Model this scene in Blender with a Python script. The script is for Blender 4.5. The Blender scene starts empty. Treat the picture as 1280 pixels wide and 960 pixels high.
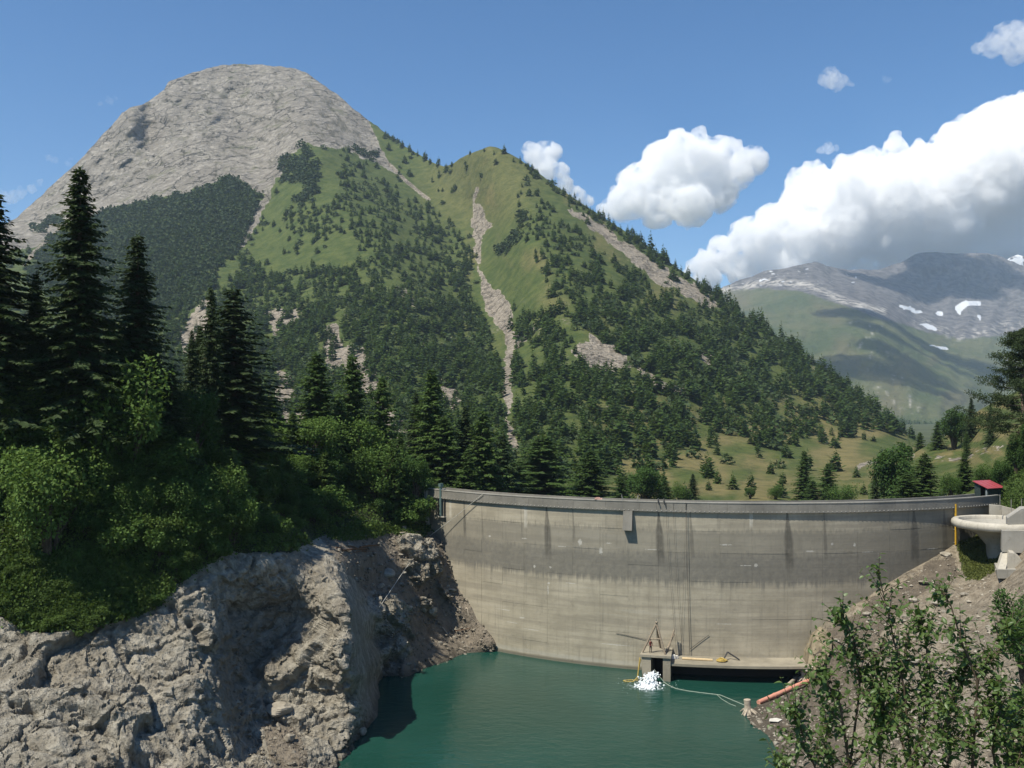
import bpy, math, random
import numpy as np
from mathutils import Vector, Matrix
from mathutils.bvhtree import BVHTree

random.seed(7)
rng = np.random.default_rng(11)
scene = bpy.context.scene
col = scene.collection

# ------------------------------------------------------------------ camera
EYE = 35.0                       # metres above the water
FOC = 1179.0                     # focal length in pixels of a 1280 wide frame
HOR = 511.0                      # row of the horizon
cam_data = bpy.data.cameras.new('camera')
cam_data.sensor_width = 36.0
cam_data.lens = 36.0 * FOC / 1280.0
cam_data.shift_y = (HOR - 480.0) / 1280.0
cam_data.clip_start = 0.2
cam_data.clip_end = 40000.0
cam = bpy.data.objects.new('camera', cam_data)
cam.location = (0, 0, EYE)
cam.rotation_euler = (math.radians(90), 0, 0)
col.objects.link(cam)
scene.camera = cam

# ------------------------------------------------------------------ light
SUN_EL = math.radians(58.0)
SUN_H = Vector((-0.785, -0.62, 0)).normalized()
SUN_DIR = Vector((SUN_H.x * math.cos(SUN_EL), SUN_H.y * math.cos(SUN_EL), math.sin(SUN_EL)))
world = bpy.data.worlds.new('World')
scene.world = world
world.use_nodes = True
wn = world.node_tree
wn.nodes.clear()
sky = wn.nodes.new('ShaderNodeTexSky')
sky.sky_type = 'NISHITA'
sky.sun_disc = False
sky.sun_elevation = SUN_EL
sky.sun_rotation = math.atan2(SUN_H.x, SUN_H.y)
sky.altitude = 1500.0
sky.air_density = 1.0
sky.dust_density = 0.9
sky.ozone_density = 2.5
bgn = wn.nodes.new('ShaderNodeBackground')
bgn.inputs['Strength'].default_value = 0.112
won = wn.nodes.new('ShaderNodeOutputWorld')
hsv = wn.nodes.new('ShaderNodeHueSaturation')
hsv.inputs['Saturation'].default_value = 1.25
wn.links.new(sky.outputs['Color'], hsv.inputs['Color'])
wn.links.new(hsv.outputs['Color'], bgn.inputs['Color'])
wn.links.new(bgn.outputs['Background'], won.inputs['Surface'])

sun_data = bpy.data.lights.new('sun', 'SUN')
sun_data.energy = 5.0
sun_data.angle = math.radians(0.53)
sun_data.color = (1.0, 0.94, 0.82)
sun = bpy.data.objects.new('sun', sun_data)
sun.rotation_euler = (-SUN_DIR).to_track_quat('-Z', 'Y').to_euler()
sun.location = SUN_DIR * 300
col.objects.link(sun)

scene.view_settings.view_transform = 'Standard'
scene.view_settings.look = 'None'
scene.view_settings.exposure = 0.35
scene.view_settings.gamma = 1.0
scene.render.engine = 'CYCLES'
cy = scene.cycles
cy.max_bounces = 28
cy.diffuse_bounces = 3
cy.glossy_bounces = 3
cy.transmission_bounces = 4
cy.transparent_max_bounces = 12
cy.volume_bounces = 28
cy.use_denoising = True
cy.volume_step_rate = 0.12
cy.volume_max_steps = 256
cy.caustics_reflective = False
cy.caustics_refractive = False

# ------------------------------------------------------------------ helpers
def at(px, py, Y):
    """world point seen at a pixel of the photograph, Y metres ahead"""
    return Vector(((px - 640.0) / FOC * Y, Y, EYE - (py - HOR) / FOC * Y))

def ss(a, b, x):
    t = np.clip((x - a) / (b - a), 0, 1)
    return t * t * (3 - 2 * t)

_perm = rng.permutation(512).astype(np.int64)
_grad = rng.normal(size=(512, 3))
_grad /= np.linalg.norm(_grad, axis=1, keepdims=True)

def pnoise(x, y, z):
    x, y, z = np.broadcast_arrays(np.asarray(x, float), np.asarray(y, float), np.asarray(z, float))
    xi, yi, zi = np.floor(x).astype(np.int64), np.floor(y).astype(np.int64), np.floor(z).astype(np.int64)
    xf, yf, zf = x - xi, y - yi, z - zi
    u, v, w = [t * t * t * (t * (t * 6 - 15) + 10) for t in (xf, yf, zf)]
    def g(dx, dy, dz):
        h = _perm[(_perm[(_perm[(xi + dx) & 511] + yi + dy) & 511] + zi + dz) & 511]
        gr = _grad[h]
        return gr[..., 0] * (xf - dx) + gr[..., 1] * (yf - dy) + gr[..., 2] * (zf - dz)
    def lerp(a, b, t): return a + (b - a) * t
    c = []
    for dz in (0, 1):
        a = lerp(g(0, 0, dz), g(1, 0, dz), u)
        b = lerp(g(0, 1, dz), g(1, 1, dz), u)
        c.append(lerp(a, b, v))
    return lerp(c[0], c[1], w) * 1.6

def fbm(x, y, z, octaves=5, gain=0.5, lac=2.03, ridged=False):
    s, a, n = 0.0, 1.0, 0.0
    for i in range(octaves):
        f = lac ** i
        p = pnoise(x * f + 13.7 * i, y * f - 7.1 * i, z * f + 3.3 * i)
        if ridged: p = 1 - 2 * np.abs(p)
        s = s + a * p
        n += a
        a *= gain
    return s / n

def tps(ctrl):
    c = np.array(ctrl, float)
    P = c[:, :2] / 300.0
    V = np.log(c[:, 2])
    n = len(P)
    def k(d2): return 0.5 * d2 * np.log(d2 + 1e-9)
    D = ((P[:, None] - P[None]) ** 2).sum(-1)
    A = np.zeros((n + 3, n + 3))
    A[:n, :n] = k(D) + np.eye(n) * 2e-5
    A[:n, n] = 1; A[:n, n + 1:] = P
    A[n, :n] = 1; A[n + 1:, :n] = P.T
    w = np.linalg.solve(A, np.concatenate([V, np.zeros(3)]))
    def f(x, y):
        Q = np.stack([np.ravel(x), np.ravel(y)], -1) / 300.0
        out = np.empty(len(Q))
        for i in range(0, len(Q), 20000):
            q = Q[i:i + 20000]
            d = ((q[:, None] - P[None]) ** 2).sum(-1)
            out[i:i + 20000] = k(d) @ w[:n] + w[n] + q @ w[n + 1:]
        return np.exp(out).reshape(np.shape(x))
    return f

def cells(x, y, z, size):
    """cellular noise: random value and tilt of the nearest cell, and distance to the cell border"""
    x, y, z = x / size, y / size, z / size
    xi, yi, zi = np.floor(x).astype(np.int64), np.floor(y).astype(np.int64), np.floor(z).astype(np.int64)
    d1 = np.full(x.shape, 1e9); d2 = np.full(x.shape, 1e9)
    val = np.zeros(x.shape); tl = np.zeros(x.shape)
    for a in (-1, 0, 1):
        for b in (-1, 0, 1):
            for c in (-1, 0, 1):
                h = _perm[(_perm[(_perm[(xi + a) & 511] + yi + b) & 511] + zi + c) & 511]
                g1, g2 = _grad[h], _grad[(h * 7 + 3) & 511]
                ox, oy, oz = x - (xi + a + .5 + g1[..., 0] * .45), y - (yi + b + .5 + g1[..., 1] * .45), z - (zi + c + .5 + g1[..., 2] * .45)
                d = np.sqrt(ox * ox + oy * oy + oz * oz)
                t = ox * g2[..., 0] + oy * g2[..., 1] + oz * g2[..., 2]
                near = d < d1
                d2 = np.where(near, d1, np.minimum(d2, d)); val = np.where(near, h / 256.0 - 1, val); tl = np.where(near, t, tl); d1 = np.where(near, d, d1)
    return val, tl, d2 - d1

def inside(poly, x, y):
    """even-odd point in polygon on arrays"""
    r = np.zeros(np.shape(x), bool)
    n = len(poly)
    for i in range(n):
        x0, y0 = poly[i]; x1, y1 = poly[(i + 1) % n]
        if y0 == y1: continue
        c = ((y0 > y) != (y1 > y)) & (x < (x1 - x0) * (y - y0) / (y1 - y0) + x0)
        r ^= c
    return r

def seg_dist(line, x, y):
    d = np.full(np.shape(x), 1e9)
    for (x0, y0), (x1, y1) in zip(line[:-1], line[1:]):
        dx, dy = x1 - x0, y1 - y0
        t = np.clip(((x - x0) * dx + (y - y0) * dy) / (dx * dx + dy * dy), 0, 1)
        d = np.minimum(d, np.hypot(x - x0 - t * dx, y - y0 - t * dy))
    return d

def np_mesh(name, V, F, mats, fmat=None, attrs=None, smooth=False, uv=None):
    """mesh from numpy arrays; F is (n,3) or (n,4), or a list of such arrays"""
    me = bpy.data.meshes.new(name)
    Fs = F if isinstance(F, list) else [F]
    Fs = [np.asarray(f, np.int32) for f in Fs if len(f)]
    V = np.asarray(V, np.float32)
    me.vertices.add(len(V))
    me.vertices.foreach_set('co', V.ravel())
    loops = np.concatenate([f.ravel() for f in Fs])
    sizes = np.concatenate([np.full(len(f), f.shape[1], np.int32) for f in Fs])
    starts = np.concatenate([[0], np.cumsum(sizes)[:-1]]).astype(np.int32)
    me.loops.add(len(loops))
    me.loops.foreach_set('vertex_index', loops)
    me.polygons.add(len(sizes))
    me.polygons.foreach_set('loop_start', starts)
    me.polygons.foreach_set('loop_total', sizes)
    if fmat is not None:
        me.polygons.foreach_set('material_index', np.asarray(fmat, np.int32))
    me.polygons.foreach_set('use_smooth', np.full(len(sizes), smooth, bool))
    for m in (mats if isinstance(mats, (list, tuple)) else [mats]):
        me.materials.append(m)
    if attrs:
        for k, a in attrs.items():
            a = np.asarray(a, np.float32)
            if a.ndim == 1:
                at_ = me.attributes.new(k, 'FLOAT', 'POINT'); at_.data.foreach_set('value', a)
            else:
                if a.shape[1] == 3: a = np.concatenate([a, np.ones((len(a), 1), np.float32)], 1)
                at_ = me.attributes.new(k, 'FLOAT_COLOR', 'POINT'); at_.data.foreach_set('color', a.ravel())
    if uv is not None:
        l = me.uv_layers.new(name='UVMap')
        l.data.foreach_set('uv', np.asarray(uv, np.float32)[loops].ravel())
    me.update(calc_edges=True)
    me.validate()
    return me

def link(name, me, parent=None, loc=None):
    o = bpy.data.objects.new(name, me)
    col.objects.link(o)
    if parent is not None: o.parent = parent
    if loc is not None: o.location = loc
    return o

def tag(o, label=None, cat=None, group=None, kind=None):
    if label: o['label'] = label
    if cat: o['category'] = cat
    if group: o['group'] = group
    if kind: o['kind'] = kind
    return o

def empty(name, loc=(0, 0, 0), rz=0.0):
    o = bpy.data.objects.new(name, None)
    o.empty_display_size = 0.5
    o.location = loc
    o.rotation_euler = (0, 0, rz)
    col.objects.link(o)
    return o

class MB:
    """collects simple shapes in numpy lists, then links ONE mesh object"""
    def __init__(s): s.V = []; s.T = []; s.Q = []; s.n = 0
    def add(s, v, f):
        v = np.asarray(v, float); f = np.asarray(f, int)
        (s.Q if f.shape[1] == 4 else s.T).append(f + s.n)
        s.V.append(v); s.n += len(v)
    def box(s, c, d, rz=0.0, M=None):
        x, y, z = [k / 2 for k in d]
        v = np.array([[-x,-y,-z],[x,-y,-z],[x,y,-z],[-x,y,-z],[-x,-y,z],[x,-y,z],[x,y,z],[-x,y,z]])
        if M is not None: v = v @ np.array(M).T
        if rz:
            ca, sa = math.cos(rz), math.sin(rz)
            v = v @ np.array([[ca, sa, 0], [-sa, ca, 0], [0, 0, 1]])
        s.add(v + np.array(c), [[0,3,2,1],[4,5,6,7],[0,1,5,4],[1,2,6,5],[2,3,7,6],[3,0,4,7]])
        return s
    def tube(s, pts, r, n=8, caps=True):
        pts = [Vector(p) for p in pts]
        rs = r if isinstance(r, (list, tuple, np.ndarray)) else [r] * len(pts)
        rings = []
        prev = None
        for i, p in enumerate(pts):
            t = (pts[min(i + 1, len(pts) - 1)] - pts[max(i - 1, 0)])
            if t.length < 1e-9: t = Vector((0, 0, 1))
            t.normalize()
            a = prev if prev is not None else (Vector((0, 0, 1)) if abs(t.z) < 0.9 else Vector((1, 0, 0)))
            a = (a - t * a.dot(t))
            if a.length < 1e-6: a = t.orthogonal()
            a.normalize(); prev = a
            b = t.cross(a)
            rings.append([p + (a * math.cos(2*math.pi*k/n) + b * math.sin(2*math.pi*k/n)) * rs[i] for k in range(n)])
        v = [list(q) for rg in rings for q in rg]
        f = []
        for i in range(len(pts) - 1):
            for k in range(n):
                f.append([i*n+k, i*n+(k+1) % n, (i+1)*n+(k+1) % n, (i+1)*n+k])
        base = s.n
        s.add(v, f)
        if caps:
            for i, fl in ((0, True), (len(pts) - 1, False)):
                c = list(pts[i]); vv = [list(q) for q in rings[i]] + [c]
                ff = [[(k + 1) % n, k, n] if fl else [k, (k + 1) % n, n] for k in range(n)]
                s.add(vv, ff)
        return s
    def prism(s, poly, axis0, ext):
        """poly: list of 3d points (flat), extruded by vector ext"""
        n = len(poly); e = Vector(ext)
        v = [list(p) for p in poly] + [list(Vector(p) + e) for p in poly]
        s.add(v, [[k, (k+1) % n, (k+1) % n + n, k + n] for k in range(n)])
        for off in (0, n):
            f = [[off, off + k, off + k + 1] if off else [off, off + k + 1, off + k] for k in range(1, n - 1)]
            s.Q and None
            s.T.append(np.array(f) + (s.n - 2 * n))
        return s
    def mesh(s, name, mats, smooth=False):
        F = []
        if s.Q: F.append(np.concatenate(s.Q))
        if s.T: F.append(np.concatenate(s.T))
        return np_mesh(name, np.concatenate(s.V), F, mats, smooth=smooth)
    def build(s, name, mats, parent=None, loc=None, smooth=False):
        return link(name, s.mesh(name, mats, smooth), parent, loc)

# ---- node graph helper
class NG:
    def __init__(s, name, displacement=False):
        s.m = bpy.data.materials.new(name)
        s.m.use_nodes = True
        s.t = s.m.node_tree
        s.t.nodes.clear()
        s.out = s.t.nodes.new('ShaderNodeOutputMaterial')
    def _set(s, sock, v):
        if v is None: return
        if isinstance(v, bpy.types.NodeSocket): s.t.links.new(v, sock)
        else:
            if sock.type == 'RGBA' and len(v) == 3: v = (*v, 1)
            sock.default_value = v
    def node(s, typ, props=None, **ins):
        n = s.t.nodes.new(typ)
        for k, v in (props or {}).items(): setattr(n, k, v)
        for k, v in ins.items():
            k2 = k.replace('_', ' ')
            s._set(n.inputs[k2] if k2 in n.inputs else n.inputs[int(k[1:])], v)
        return n
    def math(s, op, a, b=None, c=None, clamp=False):
        n = s.t.nodes.new('ShaderNodeMath'); n.operation = op; n.use_clamp = clamp
        s._set(n.inputs[0], a); s._set(n.inputs[1], b)
        if c is not None: s._set(n.inputs[2], c)
        return n.outputs[0]
    def mix(s, f, a, b, mode='MIX'):
        n = s.t.nodes.new('ShaderNodeMix'); n.data_type = 'RGBA'; n.blend_type = mode; n.clamp_factor = True
        s._set(n.inputs[0], f); s._set(n.inputs[6], a); s._set(n.inputs[7], b)
        return n.outputs[2]
    def rng(s, v, a, b, c=0.0, d=1.0, smooth=True):
        n = s.t.nodes.new('ShaderNodeMapRange')
        if smooth: n.interpolation_type = 'SMOOTHSTEP'
        s._set(n.inputs[0], v)
        for i, k in enumerate((a, b, c, d)): s._set(n.inputs[1 + i], k)
        return n.outputs[0]
    def coord(s, which='Object'):
        return s.t.nodes.new('ShaderNodeTexCoord').outputs[which]
    def map(s, vec, scale=(1, 1, 1), rot=(0, 0, 0), loc=(0, 0, 0)):
        n = s.t.nodes.new('ShaderNodeMapping')
        s._set(n.inputs['Vector'], vec); n.inputs['Scale'].default_value = scale
        n.inputs['Rotation'].default_value = rot; n.inputs['Location'].default_value = loc
        return n.outputs[0]
    def noise(s, vec, scale, detail=4, rough=0.55, dist=0.0, typ='FBM'):
        n = s.t.nodes.new('ShaderNodeTexNoise'); n.noise_type = typ
        s._set(n.inputs['Vector'], vec); s._set(n.inputs['Scale'], scale)
        n.inputs['Detail'].default_value = detail; n.inputs['Roughness'].default_value = rough
        n.inputs['Distortion'].default_value = dist
        return n.outputs[0]
    def voro(s, vec, scale, feat='F1', rnd=1.0, out='Distance'):
        n = s.t.nodes.new('ShaderNodeTexVoronoi'); n.feature = feat
        s._set(n.inputs['Vector'], vec); n.inputs['Scale'].default_value = scale
        n.inputs['Randomness'].default_value = rnd
        return n.outputs[out]
    def attr(s, name, out='Fac'):
        n = s.t.nodes.new('ShaderNodeAttribute'); n.attribute_name = name
        return n.outputs[out]
    def sep(s, colr):
        n = s.t.nodes.new('ShaderNodeSeparateColor'); s._set(n.inputs[0], colr)
        return n.outputs
    def sepxyz(s, v):
        n = s.t.nodes.new('ShaderNodeSeparateXYZ'); s._set(n.inputs[0], v)
        return n.outputs
    def bump(s, h, strength=0.5, dist=0.1, normal=None):
        n = s.t.nodes.new('ShaderNodeBump')
        s._set(n.inputs['Height'], h); s._set(n.inputs['Strength'], strength); s._set(n.inputs['Distance'], dist)
        if normal is not None: s._set(n.inputs['Normal'], normal)
        return n.outputs[0]
    def bsdf(s, color, rough=0.8, normal=None, spec=0.3, **kw):
        n = s.t.nodes.new('ShaderNodeBsdfPrincipled')
        s._set(n.inputs['Base Color'], color); s._set(n.inputs['Roughness'], rough)
        n.inputs['Specular IOR Level'].default_value = spec
        if normal is not None: s._set(n.inputs['Normal'], normal)
        for k, v in kw.items(): s._set(n.inputs[k.replace('_', ' ')], v)
        return n.outputs[0]
    def done(s, surf=None, vol=None, disp=None):
        if surf is not None: s.t.links.new(surf, s.out.inputs['Surface'])
        if vol is not None: s.t.links.new(vol, s.out.inputs['Volume'])
        return s.m

def plain(name, color, rough=0.7, spec=0.3, var=0.15, scale=3.0, metallic=0.0, bump=0.0):
    g = NG(name)
    c = g.coord('Object')
    n = g.noise(c, scale, 5)
    k = g.rng(n, 0.3, 0.7, 1 - var, 1 + var, False)
    cm = g.node('ShaderNodeMix', {'data_type': 'RGBA', 'blend_type': 'MULTIPLY'})
    cm.inputs[0].default_value = 1.0
    g._set(cm.inputs[6], color)
    comb = g.node('ShaderNodeCombineColor'); [g._set(comb.inputs[i], k) for i in range(3)]
    g._set(cm.inputs[7], comb.outputs[0])
    nm = g.bump(g.noise(c, scale * 6, 4), bump, 0.05) if bump else None
    return g.done(g.bsdf(cm.outputs[2], rough, nm, spec, Metallic=metallic))
# ================================================================== terrain
# dam geometry (plan): arc bulging towards the lake
DAM_R = 60.0
DU = Vector((0.1834, 0.983)).normalized()          # from the camera to the nearest point of the crest
DE = Vector((DU.y, -DU.x))
DAM_D = 127.0
DC = Vector((DU.x * (DAM_D + DAM_R), DU.y * (DAM_D + DAM_R)))
CREST = 22.7
def dam_pt(phi, r=DAM_R, z=0.0):
    p = DC - DU * (r * math.cos(phi)) + DE * (r * math.sin(phi))
    return Vector((p.x, p.y, z))
def dam_phi(px, r=DAM_R):
    """angle along the arc of the upstream face at a photo column"""
    d = Vector(((px - 640) / FOC, 1.0)); 
    a = d.dot(d); b = -2 * d.dot(DC); c = DC.dot(DC) - r * r
    q = b * b - 4 * a * c
    Y = (-b - math.sqrt(max(q, 0))) / (2 * a)
    p = d * Y - DC
    return math.atan2(p.dot(DE), -p.dot(DU)), Y
def dam_Y(px): return dam_phi(px)[1]

def unit0(v): return v / (np.linalg.norm(v, axis=-1, keepdims=True) + 1e-9)
def relief(name, pxs, top, rows, ctrl, mat, attr_fn=None, ynoise=None, back=None, normal_noise=None, smooth=True):
    """a terrain sheet in plan polar order: columns run away from the viewer's side, rows climb to the ridge"""
    f = tps(ctrl)
    tp = np.interp(pxs, [p[0] for p in top], [p[1] for p in top])
    if name == 'mountain': tp = tp + 2.2 * fbm(pxs / 9.0, 0.3, 1.7, 4) * ss(560, 470, pxs) + 1.2 * fbm(pxs / 16.0, 5.3, 1.7, 3)
    elif name == 'far_mountain': tp = tp + 1.6 * fbm(pxs / 8.0, 0.3, 1.7, 4)
    if callable(rows): PY = rows(tp)
    else: PY = tp[None, :] + (rows[:, None]) * 1.0
    PX = np.broadcast_to(pxs[None, :], PY.shape)
    Y = f(PX, PY)
    if ynoise is not None: Y = Y * (1 + ynoise(PX, PY))
    P = np.stack([(PX - 640) / FOC * Y, Y, EYE - (PY - HOR) / FOC * Y], -1)
    if normal_noise is not None:
        Pb = np.stack([blur(P[..., i_], 10) for i_ in range(3)], -1)
        du = np.gradient(Pb, axis=1); dv = np.gradient(Pb, axis=0)
        n = np.cross(du, dv); n /= np.linalg.norm(n, axis=-1, keepdims=True) + 1e-9
        s = np.sign((n * (np.array([0, 0, EYE]) - P)).sum(-1, keepdims=True)); n *= s
        nz = blur(normal_noise(P, PX, PY), 0)
        vd = np.array([0, 0, EYE]) - P; vd /= np.linalg.norm(vd, axis=-1, keepdims=True)
        face = np.abs((n * vd).sum(-1))
        mixn = unit0(n * .55 + vd * .45)
        P = P + mixn * (nz * ss(.05, .45, face))[..., None]
    front = P
    if back is not None:
        rowsb = []
        last = P[0]
        for d, dz in back:
            k = (last[:, 1] + d) / last[:, 1]
            q = np.stack([last[:, 0] * k, last[:, 1] + d, last[:, 2] + dz], -1)
            rowsb.insert(0, q)
        P = np.concatenate([np.stack(rowsb), P], 0)
        PX = np.concatenate([np.repeat(PX[:1], len(back), 0), PX]); PY = np.concatenate([np.repeat(PY[:1], len(back), 0), PY])
    R, C = P.shape[:2]
    idx = np.arange(R * C).reshape(R, C)
    F = np.stack([idx[:-1, :-1], idx[1:, :-1], idx[1:, 1:], idx[:-1, 1:]], -1).reshape(-1, 4)
    attrs = attr_fn(PX, PY, P) if attr_fn else None
    if attrs: attrs = {k: v.reshape(-1, *v.shape[2:]) for k, v in attrs.items()}
    me = np_mesh(name, P.reshape(-1, 3), F, mat, attrs=attrs, smooth=smooth)
    o = link(name, me)
    tag(o, kind='structure')
    o['_f'] = 0
    del o['_f']
    V = front.reshape(-1, 3)
    return o, dict(P=front, pxs=pxs, PY=PY[-front.shape[0]:], tp=tp, f=f, V=P.reshape(-1, 3), F=F)

def warp(PX, PY, amp, sc, seed=0.0):
    return (PX + amp * fbm(PX / sc, PY / sc, seed, 4), PY + amp * fbm(PX / sc, PY / sc, seed + 9.3, 4))

def blur(a, k=1):
    for _ in range(k):
        b = np.pad(a, 1, mode='edge')
        a = (b[1:-1, 1:-1] * 4 + b[:-2, 1:-1] + b[2:, 1:-1] + b[1:-1, :-2] + b[1:-1, 2:]) / 8
    return a

# ---------------------------------------------------------------- the main mountain
MT_TOP = [(-260, 390), (-200, 375), (-100, 330), (-50, 308), (0, 284), (20, 272), (45, 250), (75, 222), (100, 200), (125, 172), (148, 148),
          (152, 141), (165, 134), (178, 131), (186, 126), (205, 112), (210, 102), (230, 95), (250, 88), (275, 82), (300, 80), (340, 82), (365, 85), (385, 92),
          (405, 106), (430, 125), (455, 146), (480, 165), (510, 185), (540, 203), (556, 208), (566, 205), (575, 198), (600, 187), (612, 183), (622, 185),
          (650, 199), (690, 229), (730, 256), (770, 282), (800, 300), (840, 330), (880, 358), (920, 388), (960, 412), (1000, 441), (1050, 479),
          (1100, 517), (1140, 547), (1170, 566), (1220, 580), (1500, 590)]
MT_CTRL = [(-250, 660, 190), (0, 660, 200), (300, 660, 200), (500, 660, 200), (650, 660, 200), (800, 660, 205), (950, 660, 215), (1100, 660, 230), (1250, 660, 240), (1480, 660, 240),
    (620, 640, 235), (680, 620, 285), (800, 620, 300), (950, 620, 310), (1100, 620, 330), (950, 600, 405), (1080, 582, 500), (950, 575, 505), (1040, 560, 620), (1090, 545, 730), (1140, 556, 760), (1250, 600, 420), (1200, 575, 700), (1450, 590, 500),
    (640, 560, 440), (640, 500, 600), (633, 430, 900), (610, 350, 1230), (598, 270, 1540), (600, 190, 1620), (612, 184, 1600), (575, 199, 1720), (556, 209, 1800),
    (640, 240, 1430), (660, 300, 1180), (690, 380, 900), (720, 470, 650), (740, 560, 440), (780, 580, 420),
    (650, 200, 1560), (700, 236, 1480), (750, 270, 1400), (800, 301, 1320), (850, 337, 1240), (900, 372, 1170), (980, 427, 1060), (1050, 480, 960), (1100, 518, 880),
    (760, 380, 930), (800, 430, 800), (850, 480, 690), (900, 480, 770), (950, 530, 660), (880, 560, 520), (1000, 500, 830), (850, 400, 960),
    (540, 204, 1880), (500, 180, 2030), (440, 134, 2250), (390, 96, 2380), (300, 81, 2440), (205, 112, 2330), (150, 145, 2260), (100, 200, 2150), (20, 273, 2050), (-50, 309, 1980), (-200, 375, 1850),
    (300, 150, 2200), (330, 200, 1960), (250, 180, 2060), (180, 200, 2060), (420, 150, 2080), (150, 250, 1920), (60, 290, 1890), (250, 225, 1850), (300, 225, 1790),
    (380, 184, 1800), (430, 188, 1860), (470, 205, 1880), (350, 230, 1690), (310, 290, 1560), (330, 260, 1640),
    (400, 230, 1590), (440, 260, 1460), (480, 300, 1330), (440, 330, 1230), (520, 260, 1640), (560, 300, 1480), (590, 330, 1330),
    (520, 400, 960), (560, 420, 960), (600, 440, 900), (480, 420, 880), (520, 480, 690), (580, 500, 660), (600, 560, 440), (540, 560, 430),
    (200, 320, 1420), (230, 400, 1120), (260, 390, 1110), (320, 380, 1150), (320, 450, 870), (370, 420, 960), (410, 430, 900), (430, 470, 760), (360, 510, 650), (120, 330, 1450), (60, 380, 1250), (100, 450, 850), (250, 480, 800),
    (450, 570, 420), (300, 570, 430), (100, 570, 430), (-150, 500, 600), (-150, 420, 1000), (0, 340, 1500)]

ROCK = [(-260, 420), (-100, 360), (-60, 330), (20, 255), (100, 180), (150, 120), (205, 80), (300, 60), (400, 75), (440, 122), (462, 155), (486, 205), (498, 220), (470, 205),
        (430, 187), (384, 181), (364, 190), (348, 222), (337, 250), (322, 280), (306, 308), (297, 313), (312, 280), (328, 245), (315, 238),
        (292, 222), (265, 229), (235, 240), (200, 248), (160, 255), (132, 264), (95, 275), (60, 300), (40, 312), (10, 315), (-50, 345)]
SCREE = [
    [(588, 256), (600, 254), (607, 274), (615, 276), (603, 296), (600, 330), (603, 345), (618, 360), (636, 374), (641, 392), (638, 412), (652, 420), (656, 428), (643, 440), (640, 470), (641, 500), (635, 520), (647, 545), (648, 568), (638, 562), (630, 535), (630, 500), (629, 465), (633, 430), (627, 410), (606, 385), (599, 350), (593, 310)],
    [(712, 436), (732, 425), (738, 418), (752, 428), (776, 432), (785, 446), (782, 462), (748, 462), (734, 466), (726, 450)],
    [(704, 256), (738, 272), (775, 298), (803, 318), (822, 330), (850, 345), (885, 366), (905, 384), (885, 382), (850, 366), (820, 352), (790, 328), (762, 305), (735, 282)],
    [(222, 420), (240, 392), (256, 372), (262, 358), (266, 368), (262, 392), (262, 420), (250, 450), (232, 445)],
    [(332, 392), (346, 385), (356, 388), (372, 388), (374, 396), (352, 408), (345, 420), (336, 410)],
    [(408, 408), (414, 402), (424, 410), (426, 436), (440, 432), (446, 424), (456, 442), (470, 458), (478, 490), (470, 520), (440, 470), (410, 466), (406, 440)],
    [(346, 460), (362, 468), (378, 490), (382, 520), (376, 560), (350, 560), (342, 520), (344, 480)],
    [(548, 462), (566, 480), (576, 500), (572, 512), (556, 496)],
    [(470, 500), (500, 520), (520, 560), (500, 575), (470, 540)],
    [(498, 352), (506, 362), (520, 378), (524, 386), (512, 376), (500, 366)],
    [(560, 412), (570, 424), (574, 440), (564, 434)],
    [(862, 432), (880, 440), (905, 452), (902, 458), (880, 452)],
    [(795, 455), (820, 470), (860, 492), (858, 500), (825, 484), (800, 470)],
    [(664, 405), (676, 402), (680, 412), (668, 412)],
]
SCREE_LINES = [([(486, 205), (505, 224), (520, 236), (536, 250)], 2.4), ([(90, 272), (60, 300), (40, 318), (30, 330)], 2.6), ([(140, 270), (70, 330)], 1.6),
               ([(596, 235), (592, 256)], 2.2), ([(262, 360), (272, 330), (290, 305)], 1.6), ([(1072, 586), (1075, 582), (1088, 579), (1104, 577), (1120, 574)], 2.2)]
def zone_main(PX, PY, P):
    wx, wy = warp(PX, PY, 9, 16)
    wx2, wy2 = warp(wx, wy, 5, 5, 4.0)
    rock = inside(ROCK, wx, wy).astype(float)
    scree = np.zeros(PX.shape)
    for q in SCREE: scree = np.maximum(scree, inside(q, wx2, wy2))
    for l, w in SCREE_LINES:
        scree = np.maximum(scree, ss(w * 1.3, w * 0.5, seg_dist(l, wx * 0.3 + PX * 0.7, wy * 0.3 + PY * 0.7)))
    dry = ss(-0.28, 0.22, fbm(PX / 60, PY / 22, 3.0, 4)) * ss(470, 530, PY) * ss(700, 800, PX)
    dry = np.maximum(dry, 0.75 * ss(0.0, 0.5, fbm(PX / 35, PY / 50, 5.0, 4)) * ss(560, 600, PX) * ss(500, 300, PY))
    dry = np.maximum(dry, 0.35 * ss(100, 40, np.hypot((PX - 600), (PY - 225) * 1.2)))
    bare = ss(0.18, 0.5, fbm(PX / 30, PY / 30, 8.0, 4)) * ss(330, 420, PY) * ss(560, 500, PY)
    return {'zone': np.stack([blur(rock), blur(np.maximum(scree, 0.0)), dry, bare], -1), 'fissure': fissures(PX, PY)}

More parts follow.
